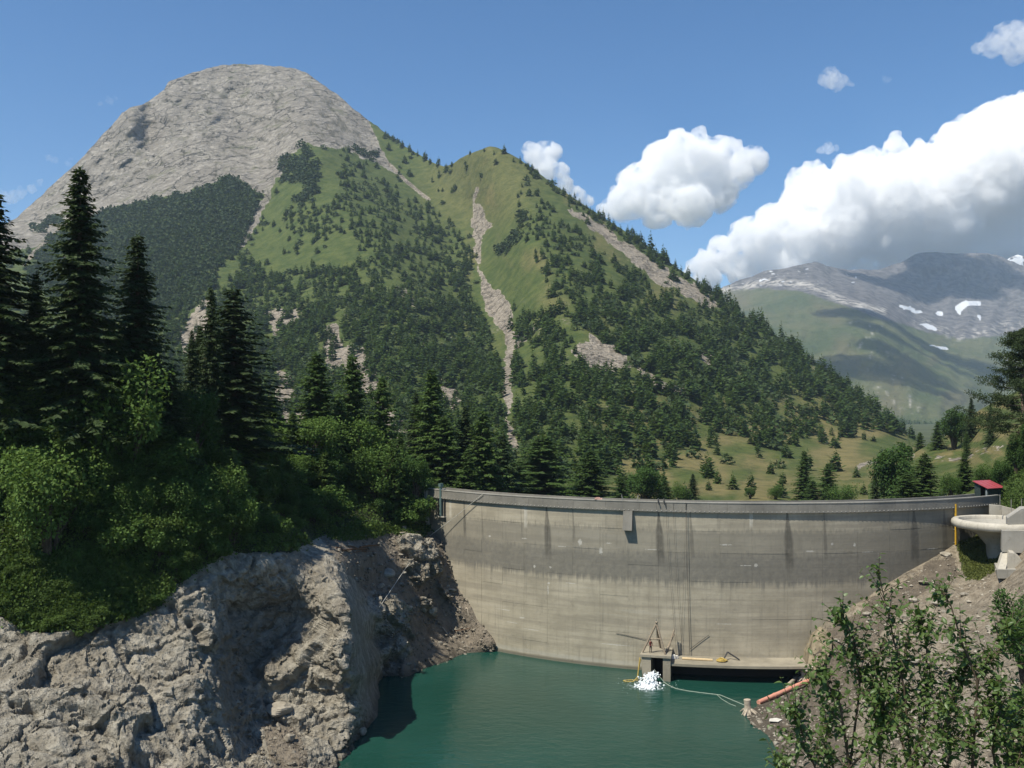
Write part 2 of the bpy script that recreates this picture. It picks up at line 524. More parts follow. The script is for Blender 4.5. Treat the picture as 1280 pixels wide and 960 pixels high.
FISS = [[(178, 135), (200, 128), (245, 122), (290, 112), (312, 94)], [(205, 152), (260, 140), (330, 150), (402, 158), (440, 152)], [(240, 110), (300, 126), (360, 118), (425, 132)], [(318, 202), (360, 196), (390, 182), (402, 168)],
        [(255, 168), (300, 176), (350, 170), (432, 164)], [(148, 238), (175, 215), (200, 190), (216, 164)], [(128, 232), (160, 205), (186, 175)], [(288, 190), (330, 206), (372, 194)], [(160, 150), (178, 156), (196, 152)], [(225, 200), (232, 170), (262, 148)],
        [(100, 222), (128, 198), (150, 178), (170, 168)], [(230, 98), (262, 108), (282, 122)], [(380, 100), (404, 122), (424, 150), (452, 176)], [(345, 90), (352, 112), (344, 136)], [(266, 220), (272, 196), (290, 178)], [(400, 140), (420, 156), (446, 168)]]
def fissures(PX, PY):
    wx, wy = warp(PX, PY, 9, 20, 5.0); wx, wy = warp(wx, wy, 4, 5, 2.0)
    d = np.full(PX.shape, 1e9)
    for l in FISS: d = np.minimum(d, seg_dist(l, wx, wy))
    m = ss(2.0, .5, d) * ss(-.35, .15, fbm(PX / 12, PY / 12, 9.0, 3))
    m = np.maximum(m, .35 * ss(.3, .5, fbm(PX / 40, PY / 16, 12.0, 5)) * ss(.1, .3, fbm(PX / 5, PY / 4, 1.0, 3)))
    return m
def yn_main(PX, PY):
    rx = inside(ROCK, PX, PY).astype(float)
    n = 0.016 * fbm(PX / 130, PY / 130, 0.5, 5) + 0.010 * fbm((PX + PY * 0.5) / 60, PY / 140, 2.0, 4, ridged=True)
    n2 = 0.0055 * fbm((PX * 0.8 + PY) / 22, (PY * 0.6 - PX * 0.25) / 22, 7.0, 5, ridged=True) * (0.4 + 1.2 * rx)
    # ledges of the dome and its buttress on the left
    b = -0.035 * np.exp(-(((PX - 163) / 16) ** 2 + ((PY - 150 - (PX - 163) * -0.3) / 30) ** 2))
    b += 0.02 * np.exp(-(((PX - 188) / 12) ** 2 + ((PY - 160) / 34) ** 2))
    fade = ss(0, 60, 660 - PY)
    return (n + n2 + b + rx * .003 * fissures(PX, PY)) * fade

g = NG('mountain_ground')
z = g.sep(g.attr('zone', 'Color'))
bare = g.attr('zone', 'Alpha')
c = g.coord('Object')
n1 = g.noise(c, 0.012, 6, 0.6); n2 = g.noise(c, 0.06, 6, 0.65); n3 = g.noise(c, 0.3, 4, 0.6)
cs = g.map(c, (1, 1, 2.4), (0.5, 0.35, 0.3))
crk = g.voro(g.map(g.node('ShaderNodeVectorMath', {'operation': 'ADD'}, i0=cs, i1=g.node('ShaderNodeVectorMath', {'operation': 'SCALE'}, i0=g.node('ShaderNodeTexNoise', None, Vector=c, Scale=0.012, Detail=6.0, Roughness=0.7).outputs['Color'], Scale=120.0).outputs[0]).outputs[0]), 0.012, 'DISTANCE_TO_EDGE')
crack = g.math('MULTIPLY', g.rng(crk, 0.0, 0.028, 1.0, 0.0), g.rng(n1, 0.40, 0.52))
crk2 = g.voro(g.node('ShaderNodeVectorMath', {'operation': 'ADD'}, i0=cs, i1=g.node('ShaderNodeVectorMath', {'operation': 'SCALE'}, i0=g.node('ShaderNodeTexNoise', None, Vector=c, Scale=0.05, Detail=5.0, Roughness=0.7).outputs['Color'], Scale=40.0).outputs[0]).outputs[0], 0.03, 'DISTANCE_TO_EDGE')
crack2 = g.math('MULTIPLY', g.rng(crk2, 0.0, 0.05, 1.0, 0.0), g.rng(n2, 0.45, 0.6))
rockc = g.mix(g.rng(n2, 0.35, 0.68), (0.195, 0.175, 0.145), (0.39, 0.355, 0.30))
rockc = g.mix(g.math('MULTIPLY', g.rng(n1, 0.42, 0.62), 0.55), rockc, (0.19, 0.17, 0.14))
rockc = g.mix(g.math('MULTIPLY', crack, g.rng(n1, 0.35, 0.6, 0.15, 0.8)), rockc, (0.075, 0.07, 0.05))
rockc = g.mix(g.math('MULTIPLY', crack2, g.rng(n2, 0.4, 0.65, 0.0, 0.3)), rockc, (0.13, 0.12, 0.09))
lich = g.math('MULTIPLY', g.rng(g.noise(c, 0.02, 7, 0.7), 0.56, 0.66), 0.6)
rockc = g.mix(lich, rockc, (0.12, 0.125, 0.06))
rockc = g.mix(g.math('MULTIPLY', g.attr('fissure'), 0.75), rockc, (0.075, 0.07, 0.045))
screec = g.mix(g.rng(n3, 0.35, 0.65), (0.20, 0.17, 0.13), (0.38, 0.33, 0.26))
grass = g.mix(g.rng(n2, 0.35, 0.65), (0.046, 0.068, 0.016), (0.082, 0.100, 0.026))
grass = g.mix(g.math('MULTIPLY', z[2], 0.95), grass, g.mix(g.rng(n2, 0.3, 0.7), (0.13, 0.115, 0.045), (0.19, 0.155, 0.065)))
grass = g.mix(g.math('MULTIPLY', g.rng(g.noise(c, 0.16, 5, 0.7), 0.52, 0.68), 0.6), grass, (0.028, 0.042, 0.014))
bm = g.math('MULTIPLY', bare, g.rng(n3, 0.5, 0.62), clamp=True)
grass = g.mix(bm, grass, (0.22, 0.19, 0.14))
edge = g.math('ADD', z[0], g.math('MULTIPLY', g.math('SUBTRACT', n2, 0.5), 0.5))
base = g.mix(g.rng(edge, 0.35, 0.6), grass, rockc)
base = g.mix(g.rng(g.math('ADD', z[1], g.math('MULTIPLY', g.math('SUBTRACT', n3, 0.5), 0.8)), 0.35, 0.65), base, screec)
h = g.math('ADD', g.math('MULTIPLY', g.math('SUBTRACT', 1.0, crack), 0.6), g.math('ADD', g.math('MULTIPLY', n2, 1.2), g.math('MULTIPLY', crack2, -0.3)))
nm = g.bump(h, g.rng(g.math('ADD', z[0], z[1]), 0.2, 0.8, 0.35, 1.0), 12.0)
nm = g.bump(n3, 0.5, 1.5, nm)
M_MOUNT = g.done(g.bsdf(base, 0.9, nm, 0.15))

def rows_to(bottom, n, power=1.0):
    t = np.linspace(0, 1, n) ** power
    return lambda tp: tp[None, :] + t[:, None] * (bottom - tp[None, :])
main_mt, MT = relief('mountain', np.arange(-260, 1500.1, 2.5), MT_TOP, rows_to(662, 270), MT_CTRL, M_MOUNT, zone_main, yn_main, back=[(60, -18), (400, -260), (900, -700)])

# ---------------------------------------------------------------- the far mountain
FAR_TOP = [(700, 420), (840, 400), (880, 372), (905, 358), (925, 350), (940, 346), (955, 338), (975, 337), (1000, 331), (1020, 327), (1035, 333), (1060, 337), (1100, 337), (1130, 326), (1145, 317), (1170, 315), (1200, 317), (1225, 316), (1245, 318), (1262, 326), (1290, 336), (1400, 352), (1600, 380)]
FAR_CTRL = [(880, 372, 6000), (950, 340, 6100), (1020, 328, 6300), (1060, 337, 6500), (1145, 317, 6900), (1240, 318, 6900), (1400, 352, 6700), (1600, 380, 6500),
    (950, 370, 5450), (1000, 380, 5000), (1040, 360, 5500), (1080, 385, 4950), (1110, 420, 4350), (1150, 460, 4000), (1200, 500, 3700), (1240, 530, 3500),
    (1150, 390, 5900), (1200, 380, 6200), (1250, 390, 6150), (1180, 410, 5600), (1230, 420, 5400), (1280, 430, 5300), (1200, 440, 5000), (1260, 470, 4700), (1250, 500, 4200),
    (1100, 350, 6350), (1100, 460, 3800), (1050, 430, 4100), (980, 420, 4300), (1100, 510, 3350), (1000, 500, 3300), (1150, 540, 3000), (900, 450, 3700), (750, 450, 4000), (750, 560, 2900), (1000, 570, 2700), (1200, 580, 2600), (1350, 580, 2600), (1400, 480, 4300), (1550, 580, 2600), (1550, 460, 4600)]
SNOW = [[(1122, 380), (1136, 383), (1152, 389), (1154, 392), (1136, 389), (1124, 384)], [(1150, 406), (1160, 405), (1173, 410), (1170, 413), (1155, 410)], [(1168, 390), (1176, 388), (1182, 394), (1172, 395)],
        [(1192, 384), (1205, 376), (1228, 377), (1224, 382), (1206, 384), (1200, 394), (1196, 390)], [(1222, 394), (1226, 393), (1226, 402), (1223, 400)], [(1252, 444), (1262, 450), (1258, 452)], [(1160, 430), (1190, 436), (1186, 438), (1164, 433)]]
def zone_far(PX, PY, P):
    wx, wy = warp(PX, PY, 3, 7)
    snow = np.zeros(PX.shape)
    for q in SNOW: snow = np.maximum(snow, inside(q, wx, wy))
    flk = (fbm(PX / 6, PY / 2.6, 1.0, 4) > 0.24) & (PY < 358 + (PX - 960) * -0.02) & (PX > 915) & (PX < 1075) & (PY > 335)
    snow = np.maximum(snow, flk)
    # bare rock: the cirque wall on the right and the broken top on the left
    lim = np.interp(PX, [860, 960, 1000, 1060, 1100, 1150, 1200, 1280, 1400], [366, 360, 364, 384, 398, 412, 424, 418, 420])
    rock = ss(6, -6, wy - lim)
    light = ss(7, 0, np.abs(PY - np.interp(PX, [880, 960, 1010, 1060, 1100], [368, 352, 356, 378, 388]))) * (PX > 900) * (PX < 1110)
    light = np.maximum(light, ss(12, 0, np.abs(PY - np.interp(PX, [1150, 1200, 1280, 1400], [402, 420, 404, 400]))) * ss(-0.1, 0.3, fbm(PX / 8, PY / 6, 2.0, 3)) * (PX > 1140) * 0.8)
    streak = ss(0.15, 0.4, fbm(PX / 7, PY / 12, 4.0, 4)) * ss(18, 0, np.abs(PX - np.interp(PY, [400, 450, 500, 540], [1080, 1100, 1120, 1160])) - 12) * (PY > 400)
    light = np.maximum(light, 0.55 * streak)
    return {'zone': np.stack([rock, np.clip(light, 0, 1), ss(0.0, 0.5, fbm(PX / 60, PY / 40, 5.0, 3)), blur(snow.astype(float))], -1)}
g = NG('far_mountain_ground')
z = g.sep(g.attr('zone', 'Color')); snow = g.attr('zone', 'Alpha')
c = g.coord('Object')
n1 = g.noise(c, 0.004, 7, 0.62); n2 = g.noise(c, 0.02, 6, 0.65)
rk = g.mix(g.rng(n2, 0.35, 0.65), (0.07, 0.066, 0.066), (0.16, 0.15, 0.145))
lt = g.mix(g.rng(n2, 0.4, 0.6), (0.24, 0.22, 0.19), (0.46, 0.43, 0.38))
gr = g.mix(g.rng(n1, 0.35, 0.65), (0.055, 0.075, 0.026), (0.10, 0.105, 0.045))
gr = g.mix(g.math('MULTIPLY', g.rng(n2, 0.5, 0.7), 0.5), gr, (0.03, 0.042, 0.018))
gr = g.mix(g.math('MULTIPLY', z[2], 0.5), gr, (0.13, 0.105, 0.06))
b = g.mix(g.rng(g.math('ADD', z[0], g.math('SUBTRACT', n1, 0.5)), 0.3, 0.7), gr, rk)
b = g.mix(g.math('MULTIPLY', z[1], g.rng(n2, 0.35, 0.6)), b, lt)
b = g.mix(g.rng(snow, 0.3, 0.7), b, (0.62, 0.64, 0.66))
nm = g.bump(n1, 0.9, 60.0); nm = g.bump(n2, 0.7, 14.0, nm)
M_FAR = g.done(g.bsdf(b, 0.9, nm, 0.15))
def yn_far(PX, PY):
    return 0.018 * fbm(PX / 70, PY / 60, 4.5, 5) + 0.016 * fbm((PX + PY * 0.3) / 28, PY / 40, 6.0, 5, ridged=True) * ss(0, 30, PY - 318)
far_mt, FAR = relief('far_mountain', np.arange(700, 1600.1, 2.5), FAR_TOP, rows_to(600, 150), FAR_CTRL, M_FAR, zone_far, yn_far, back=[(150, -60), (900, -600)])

# a snowy summit peeping out behind, at the right edge
sp_top = [(1235, 342), (1252, 330), (1262, 322), (1272, 318), (1285, 322), (1300, 316), (1330, 326), (1380, 345)]
def zone_snowp(PX, PY, P):
    s = ss(-0.25, 0.05, fbm(PX / 9, PY / 6, 3.0, 4))
    o = np.ones(PX.shape)
    return {'zone': np.stack([o, o * 0.3, o * 0, s], -1)}
snowy, _ = relief('snowy_mountain', np.arange(1235, 1380.1, 2.5), sp_top, rows_to(420, 40), [(1235, 342, 7500), (1272, 318, 7500), (1300, 316, 7550), (1380, 345, 7500), (1240, 420, 7000), (1300, 420, 6900), (1380, 420, 7000)], M_FAR, zone_snowp, yn_far, back=[(80, -60), (300, -300)])

# ---------------------------------------------------------------- left bank: rock, talus and the wooded slope
LB_TOP = [(-260, 440), (-150, 432), (0, 430), (100, 455), (200, 480), (300, 515), (400, 545), (470, 575), (520, 598), (560, 608), (590, 613), (620, 625), (660, 640)]
def dY(px, d=0.0): return dam_Y(px) + d
LB_CTRL = [(620, 806, dY(620)), (560, 825, 131), (530, 836, 127), (500, 846, 122.5), (472, 893, 108), (458, 915, 102), (430, 948, 94.5),
    (430, 1010, 91), (440, 1100, 92), (470, 960, 107), (500, 900, 122), (530, 880, 128), (570, 860, 134), (620, 850, 142), (660, 850, 150),
    (432, 735, 109), (440, 760, 106), (447, 800, 103.5), (453, 845, 102), (455, 885, 101.5), (415, 700, 113), (446, 728, 120), (454, 755, 119.5), (461, 800, 118.5), (468, 850, 117), (466, 885, 108),
    (480, 760, 126), (500, 800, 127), (540, 800, 134), (580, 795, 138.5), (550, 750, 140), (500, 720, 134), (450, 700, 124), (400, 672, 122), (440, 668, 128), (480, 675, 136), (522, 672, 141), (533, 672, 144),
    (548, 672, dY(548)), (566, 716, dY(566)), (590, 760, dY(590)), (606, 785, dY(606)), (575, 670, dY(575) + 9), (600, 716, dY(600) + 9), (625, 760, dY(625) + 9), (640, 790, dY(640) + 9),
    (520, 616, 150), (546, 618, dY(546) + 7), (548, 645, dY(548) + 7), (560, 612, 156), (600, 616, 156), (640, 640, 160), (620, 700, 156), (500, 605, 152), (450, 605, 150), (500, 640, 145), (450, 640, 137), (400, 610, 140), (350, 610, 126), (300, 625, 110), (250, 610, 104), (200, 570, 100), (100, 530, 98), (0, 490, 98), (-100, 480, 102),
    (0, 430, 118), (200, 480, 126), (350, 528, 150), (450, 566, 168), (520, 600, 175), (590, 614, 172), (-150, 432, 115), (-240, 445, 112),
    (300, 680, 103), (350, 700, 105), (385, 712, 108), (250, 715, 97), (200, 780, 91), (150, 690, 93), (100, 768, 87), (40, 795, 84.5), (0, 740, 86), (60, 650, 91), (150, 610, 97), (0, 610, 93), (-100, 760, 85), (-100, 620, 92),
    (0, 802, 83.5), (0, 880, 77), (0, 960, 71), (100, 805, 85.5), (100, 880, 79), (100, 960, 73), (200, 812, 88.5), (210, 890, 82.5), (220, 960, 77), (258, 790, 92), (264, 870, 87), (268, 960, 81),
    (290, 770, 101), (298, 850, 97.5), (306, 930, 90), (325, 765, 104.5), (330, 840, 100.5), (400, 775, 106), (380, 840, 101), (415, 860, 100.5), (370, 900, 96.5), (340, 960, 87), (400, 960, 90), (420, 910, 97), (310, 1000, 80), (370, 1000, 83),
    (-100, 900, 75), (-100, 1100, 62), (100, 1100, 64), (230, 1100, 68), (300, 1100, 74), (400, 1100, 84), (-240, 800, 82), (-240, 700, 90), (-240, 1100, 62), (-240, 500, 104)]
VEG_LB = [(-300, 300), (-300, 770), (-40, 762), (0, 768), (40, 792), (70, 793), (105, 786), (140, 778), (175, 768), (200, 752), (216, 735), (250, 712), (290, 690), (330, 692), (365, 690), (392, 676), (412, 664), (440, 664), (470, 668), (500, 660), (534, 664), (560, 640), (600, 660), (700, 660), (700, 300)]
TALUS = [(395, 668), (412, 664), (440, 664), (500, 660), (540, 664), (640, 680), (680, 860), (560, 860), (505, 850), (500, 830), (515, 815), (490, 770), (478, 745), (450, 735), (425, 700)]
TALUS2 = [(330, 905), (345, 890), (372, 905), (385, 950), (380, 1000), (345, 1000), (338, 950)]
OUTCROPS = [[(492, 680), (505, 672), (535, 676), (545, 684), (545, 702), (533, 706), (510, 698)], [(500, 700), (535, 706), (530, 722), (522, 735), (512, 722)], [(536, 706), (548, 702), (552, 712), (540, 720)],
            [(476, 745), (490, 748), (508, 762), (505, 780), (516, 800), (500, 790), (480, 770)], [(520, 746), (534, 752), (546, 772), (538, 770), (524, 758)], [(545, 725), (562, 745), (566, 755), (554, 745)], [(450, 745), (470, 752), (480, 775), (486, 800), (490, 830), (478, 820), (470, 780)]]
def zone_lb(PX, PY, P):
    wx, wy = warp(PX, PY, 12, 22); wx2, wy2 = warp(PX, PY, 6, 9, 2.0)
    veg = inside(VEG_LB, wx * 0.5 + PX * 0.5, wy * 0.5 + PY * 0.5).astype(float)
    tal = np.maximum(inside(TALUS, wx2, wy2), inside(TALUS2, wx2, wy2)).astype(float)
    oc = np.zeros(PX.shape)
    for q in OUTCROPS: oc = np.maximum(oc, inside(q, wx2, wy2))
    tal = tal * (1 - oc)
    return {'zone': np.stack([blur(veg), blur(tal), ss(1.3, 0.2, P[..., 2] + 0.6 * fbm(P[..., 0], P[..., 1], 0, 2)), blur(oc, 1)], -1)}
def nn_lb(P, PX, PY):
    x, y, zz = P[..., 0], P[..., 1], P[..., 2]
    veg = inside(VEG_LB, PX, PY); tal = inside(TALUS, PX, PY)
    oc = np.zeros(PX.shape)
    wx2, wy2 = warp(PX, PY, 5, 9, 2.0)
    for q in OUTCROPS: oc = np.maximum(oc, inside(q, wx2, wy2))
    oc = blur(oc, 3)
    rockm = blur((~veg & ~tal).astype(float), 6)
    # fractured slabs: blocks with their own offset and tilt, in the dip of the bedding
    u1 = x * .82 + zz * .42 - y * .25 + 2.2 * fbm(x / 6, y / 6, zz / 6, 4); u2 = zz * .85 - x * .35 + 2.2 * fbm(x / 6 + 9, y / 6, zz / 6, 4); u3 = y * .9 + x * .25
    v1, t1, e1 = cells(u1, u3, u2 * 1.25, 8.5)
    v2, t2, e2 = cells(u1 + 3, u3, u2 * 1.7, 3.0)
    v3, t3, e3 = cells(u1, u3 + 5, u2 * 1.6, 0.95)
    lump = blur(.9 * v1 + 1.2 * t1 - .8 * ss(.10, .0, e1) * ss(-.3, .2, fbm(x / 8, y / 8, zz / 8, 2)), 4)
    big = blur(.34 * v2 + .55 * t2, 1) + .14 * v3 + .24 * t3 + .55 * fbm(x / 3.5, y / 3.5, zz / 6.5, 5, .55, ridged=True) - .2
    big = big - .28 * ss(.10, .0, e2) * ss(-.2, .2, fbm(x / 5, y / 5, zz / 5, 3))
    big = big + lump + 0.5 * fbm(x / 9, y / 9, zz / 9, 4) + .3 * fbm(x / 2.0, y / 2.0, zz / 3.0, 4, .55, ridged=True)
    small = 0.16 * fbm(x / 0.9, y / 0.9, zz / 0.7, 4, 0.6)
    out = rockm * (big * 0.8 - 0.1 + small)
    out = out + (1 - rockm) * (0.35 * fbm(x / 3, y / 3, zz / 3, 5))
    out = out + oc * (1.0 + 1.5 * fbm(x / 2.2, y / 2.2, zz / 2, 4, ridged=True))
    dm = np.hypot(x - DC.x, y - DC.y) - DAM_R
    return out * ss(-2.0, 3.0, np.abs(dm)) 
def stone_material(name, talus_dark=(0.155, 0.132, 0.102), rock_lo=(0.20, 0.18, 0.142), rock_hi=(0.39, 0.358, 0.29), soil=(0.03, 0.036, 0.014)):
    g = NG(name)
    z = g.sep(g.attr('zone', 'Color')); oc = g.attr('zone', 'Alpha')
    c = g.coord('Object')
    n1 = g.noise(c, 0.16, 7, 0.6); n2 = g.noise(c, 0.9, 6, 0.62); n3 = g.noise(c, 5.0, 4, 0.6)
    rc = g.mix(g.rng(n2, 0.33, 0.66), rock_lo, rock_hi)
    rc = g.mix(g.math('MULTIPLY', g.rng(n1, 0.46, 0.62), 0.75), rc, (0.235, 0.205, 0.155))
    rc = g.mix(g.math('MULTIPLY', g.rng(g.noise(g.map(c, (1, 1, 0.25)), 0.5, 5, 0.6), 0.55, 0.7), 0.5), rc, (0.16, 0.14, 0.11))
    wv = g.node('ShaderNodeVectorMath', {'operation': 'ADD'}, i0=c, i1=g.node('ShaderNodeVectorMath', {'operation': 'SCALE'}, i0=g.node('ShaderNodeTexNoise', None, Vector=c, Scale=0.5, Detail=5.0, Roughness=0.65).outputs['Color'], Scale=3.5).outputs[0]).outputs[0]
    vd = g.voro(g.map(wv, (1, 1, 1.9), (0.3, 0.5, 0.2)), 0.33, 'DISTANCE_TO_EDGE')
    crack = g.rng(vd, 0.0, 0.045, 1.0, 0.0)
    rc = g.mix(g.math('MULTIPLY', crack, g.rng(g.noise(c, 0.35, 4, 0.6), 0.55, 0.7, 0.0, 0.7)), rc, (0.09, 0.08, 0.06))
    peb = g.voro(c, 2.6, 'F1'); pebc = g.voro(c, 2.6, 'F1', 1.0, 'Color')
    tc = g.mix(g.rng(n2, 0.3, 0.7), talus_dark, tuple(1.55 * k for k in talus_dark))
    tc = g.mix(g.math('MULTIPLY', g.rng(g.sep(pebc)[0], 0.72, 0.86), g.rng(peb, 0.12, 0.2, 1.0, 0.0)), tc, (0.30, 0.27, 0.21))
    vc = g.mix(g.rng(n2, 0.35, 0.65), soil, tuple(1.7 * k for k in soil))
    b = g.mix(g.rng(z[1], 0.3, 0.7), rc, tc)
    b = g.mix(g.rng(g.math('ADD', z[0], g.math('MULTIPLY', g.math('SUBTRACT', n2, 0.5), 0.8)), 0.4, 0.65), b, vc)
    b = g.mix(g.math('MULTIPLY', z[2], 0.65), b, (0.075, 0.066, 0.05))
    h = g.math('ADD', n2, g.math('MULTIPLY', crack, g.rng(g.math('ADD', z[1], g.rng(g.noise(c, 0.35, 4, 0.6), 0.6, 0.45)), 0.3, 0.7, -0.25, 0.0)))
    nm = g.bump(h, 1.0, 1.0); nm = g.bump(n3, 0.8, 0.2, nm)
    return g.done(g.bsdf(b, 0.92, nm, 0.2))
M_STONE = stone_material('bank_stone')
left_bank, LB = relief('rocky_bank', np.arange(-260, 660.1, 1.7), LB_TOP, rows_to(1100, 400), LB_CTRL, M_STONE, zone_lb, None, back=[(6, -1), (25, -12), (60, -30)], normal_noise=nn_lb, smooth=False)

# ---------------------------------------------------------------- right bank
RB_TOP = [(900, 850), (1000, 830), (1003, 815), (1015, 785), (1030, 772), (1070, 750), (1130, 712), (1180, 684), (1196, 672), (1215, 650), (1240, 640), (1280, 638), (1400, 625), (1620, 600)]
RB_CTRL = [(1210, 690, 128), (1240, 678, 129), (1250, 705, 122), (1280, 690, 118), (1280, 650, 127), (1230, 650, 138), (1330, 650, 118), (1400, 640, 112), (1600, 610, 100),
    (1196, 680, dY(1196)), (1130, 718, dY(1130)), (1070, 756, dY(1070)), (1020, 790, dY(1020)), (1004, 835, dY(1004) - 2),
    (1180, 722, 123), (1220, 760, 111), (1280, 760, 99), (1130, 765, 117), (1090, 800, 114), (1200, 830, 93), (1280, 860, 78), (1040, 850, 113), (1002, 850, 121.5), (985, 858, 118.5), (960, 878, 112), (935, 894, 107.6), (952, 914, 102.5), (972, 945, 95.2), (984, 966, 90.5),
    (1010, 870, 112.5), (1000, 920, 99), (1050, 950, 87), (1150, 950, 73), (1280, 960, 60), (986, 1000, 84.4), (992, 1060, 75.2), (1000, 1200, 60), (1020, 1500, 41.7),
    (930, 960, 98), (900, 905, 112), (960, 852, 130), (900, 850, 132), (900, 1000, 90), (900, 1200, 64), (930, 1500, 45), (1150, 1200, 42), (1280, 1200, 34), (1150, 1560, 10), (1280, 1500, 10.5), (1600, 1500, 10), (1050, 1600, 16), (1600, 960, 44), (1600, 800, 66), (1420, 700, 97)]
RB_VEG = [(1195, 676), (1215, 668), (1250, 660), (1262, 690), (1252, 712), (1232, 718), (1222, 726), (1206, 722), (1202, 700)]
RB_GRAVEL = [(900, 840), (1000, 835), (1020, 800), (1060, 770), (1120, 735), (1185, 690), (1200, 700), (1190, 725), (1150, 745), (1110, 780), (1080, 830), (1060, 900), (1060, 1000), (900, 1000)]
def zone_rb(PX, PY, P):
    wx, wy = warp(PX, PY, 9, 18)
    veg = np.maximum(inside(RB_VEG, wx, wy).astype(float), ss(1100, 1250, PY))
    gv = inside(RB_GRAVEL, wx, wy).astype(float)
    return {'zone': np.stack([blur(veg), blur(gv), ss(1.2, 0.2, P[..., 2] + 0.5 * fbm(P[..., 0], P[..., 1], 0, 2)), gv * 0], -1)}
def nn_rb(P, PX, PY):
    x, y, zz = P[..., 0], P[..., 1], P[..., 2]
    gv = blur(np.maximum(inside(RB_GRAVEL, PX, PY), inside(RB_VEG, PX, PY)).astype(float), 5)
    rk = 1.3 * fbm(x / 6, y / 6, zz / 4, 5, 0.55, ridged=True) + 0.4 * fbm(x / 1.5, y / 1.5, zz / 1.1, 4, 0.55, ridged=True)
    s = (zz * 0.8 - x * 0.35 + y * 0.2 + 1.2 * fbm(x / 6, y / 6, zz / 6, 3)) / 1.9
    v2, t2, e2 = cells(x * .9 - y * .3, y, (zz * .9 - x * .4) * 1.8, 3.2); v3, t3, e3 = cells(x, y, (zz - x * .4) * 1.8, 1.1)
    rk = rk * .5 + .7 * v2 + .9 * t2 + .2 * v3 + .3 * t3 - .4 * ss(.1, 0, e2)
    rk = blur(rk, 4) + .2 * fbm(x / 1.2, y / 1.2, zz / 1.2, 4, .6)
    dm = np.hypot(x - DC.x, y - DC.y) - DAM_R
    return (gv * 0.22 * fbm(x / 1.6, y / 1.6, zz / 1.6, 5) + (1 - gv) * rk * 0.6) * ss(-2, 3, np.abs(dm)) * ss(1150, 1000, PY)
M_STONE2 = stone_material('right_bank_stone', (0.115, 0.096, 0.072), (0.185, 0.152, 0.108), (0.34, 0.29, 0.215), (0.05, 0.06, 0.02))
def rb_rows(tp):
    t = np.concatenate([np.linspace(0, 1, 190)[:-1], 1 + np.linspace(0, 1, 40)])
    a = np.where(t[:, None] <= 1, tp[None] + (990 - tp[None]) * t[:, None], 990 + (t[:, None] - 1) * (1600 - 990))
    return a
right_bank, RB = relief('gravel_bank', np.arange(900, 1620.1, 2.5), RB_TOP, rb_rows, RB_CTRL, M_STONE2, zone_rb, None, back=[(3, -1.5), (10, -8), (25, -22)], normal_noise=nn_rb, smooth=False)

# ---------------------------------------------------------------- grassy hill right of the dam
GH_TOP = [(1085, 606), (1110, 584), (1140, 568), (1160, 556), (1180, 546), (1205, 528), (1225, 512), (1260, 494), (1300, 476), (1400, 440), (1620, 400)]
GH_CTRL = [(1085, 620, 330), (1100, 592, 400), (1140, 600, 270), (1140, 650, 185), (1190, 640, 160), (1240, 612, 158), (1240, 660, 140), (1280, 600, 140), (1320, 600, 128), (1200, 560, 340), (1180, 548, 380), (1225, 514, 380), (1260, 496, 350), (1240, 540, 290), (1280, 560, 190), (1300, 520, 230), (1400, 445, 270), (1320, 660, 122), (1085, 680, 200), (1400, 660, 108), (1600, 660, 95), (1600, 405, 260), (1450, 550, 150)]
def zone_gh(PX, PY, P):
    wx, wy = warp(PX, PY, 8, 18)
    dry = ss(0.0, 0.3, fbm(PX / 24, PY / 10, 1.0, 4) + 0.1) * ss(600, 570, PY)
    path = ss(6, 2, np.abs(PY - np.interp(PX, [1100, 1160, 1200, 1240], [566, 572, 574, 560])))
    o = np.zeros(PX.shape)
    return {'zone': np.stack([o, path * ss(-0.2, 0.2, fbm(PX / 9, PY / 4, 2.0, 3)) * 0.7, dry, o], -1)}
M_HILL = M_MOUNT
grass_hill, GH = relief('grassy_hill', np.arange(1085, 1620.1, 3), GH_TOP, rows_to(690, 90), GH_CTRL, M_HILL, zone_gh, lambda a, b: 0.02 * fbm(a / 40, b / 40, 1.0, 4), back=[(10, -2), (60, -25), (200, -60)])

# ---------------------------------------------------------------- base ground and water
gx = np.linspace(-6500, 6500, 40); gy = np.linspace(-250, 8000, 40)
GX, GY = np.meshgrid(gx, gy)
GV = np.stack([GX, GY, np.full(GX.shape, -14.0)], -1).reshape(-1, 3)
ii = np.arange(1600).reshape(40, 40)
GF = np.stack([ii[:-1, :-1], ii[:-1, 1:], ii[1:, 1:], ii[1:, :-1]], -1).reshape(-1, 4)
M_GROUND = plain('valley_ground', (0.06, 0.07, 0.03), 0.95, 0.1, 0.4, 0.01)
tag(link('ground', np_mesh('ground', GV, GF, M_GROUND)), kind='structure')

g = NG('lake_water')
c = g.coord('Object')
w1 = g.noise(g.map(c, (1, 1.9, 1), (0, 0, 0.35)), 0.55, 4, 0.55, 0.6)
w2 = g.noise(g.map(c, (1, 1.6, 1), (0, 0, -0.2)), 2.2, 3, 0.5)
nm = g.bump(w1, 0.22, 0.35); nm = g.bump(w2, 0.16, 0.08, nm)
sh = g.noise(c, 0.05, 3)
wc = g.mix(g.rng(sh, 0.35, 0.65), (0.009, 0.046, 0.033), (0.012, 0.056, 0.042))
M_WATER = g.done(g.bsdf(wc, 0.12, nm, 0.5, IOR=1.333))
wp = [(-75, 20), (75, 20), (75, 172), (-75, 172)]
tag(link('lake_water', np_mesh('lake_water', [(x, y, 0.0) for x, y in wp], np.array([[0, 1, 2, 3]]), M_WATER)), kind='structure')
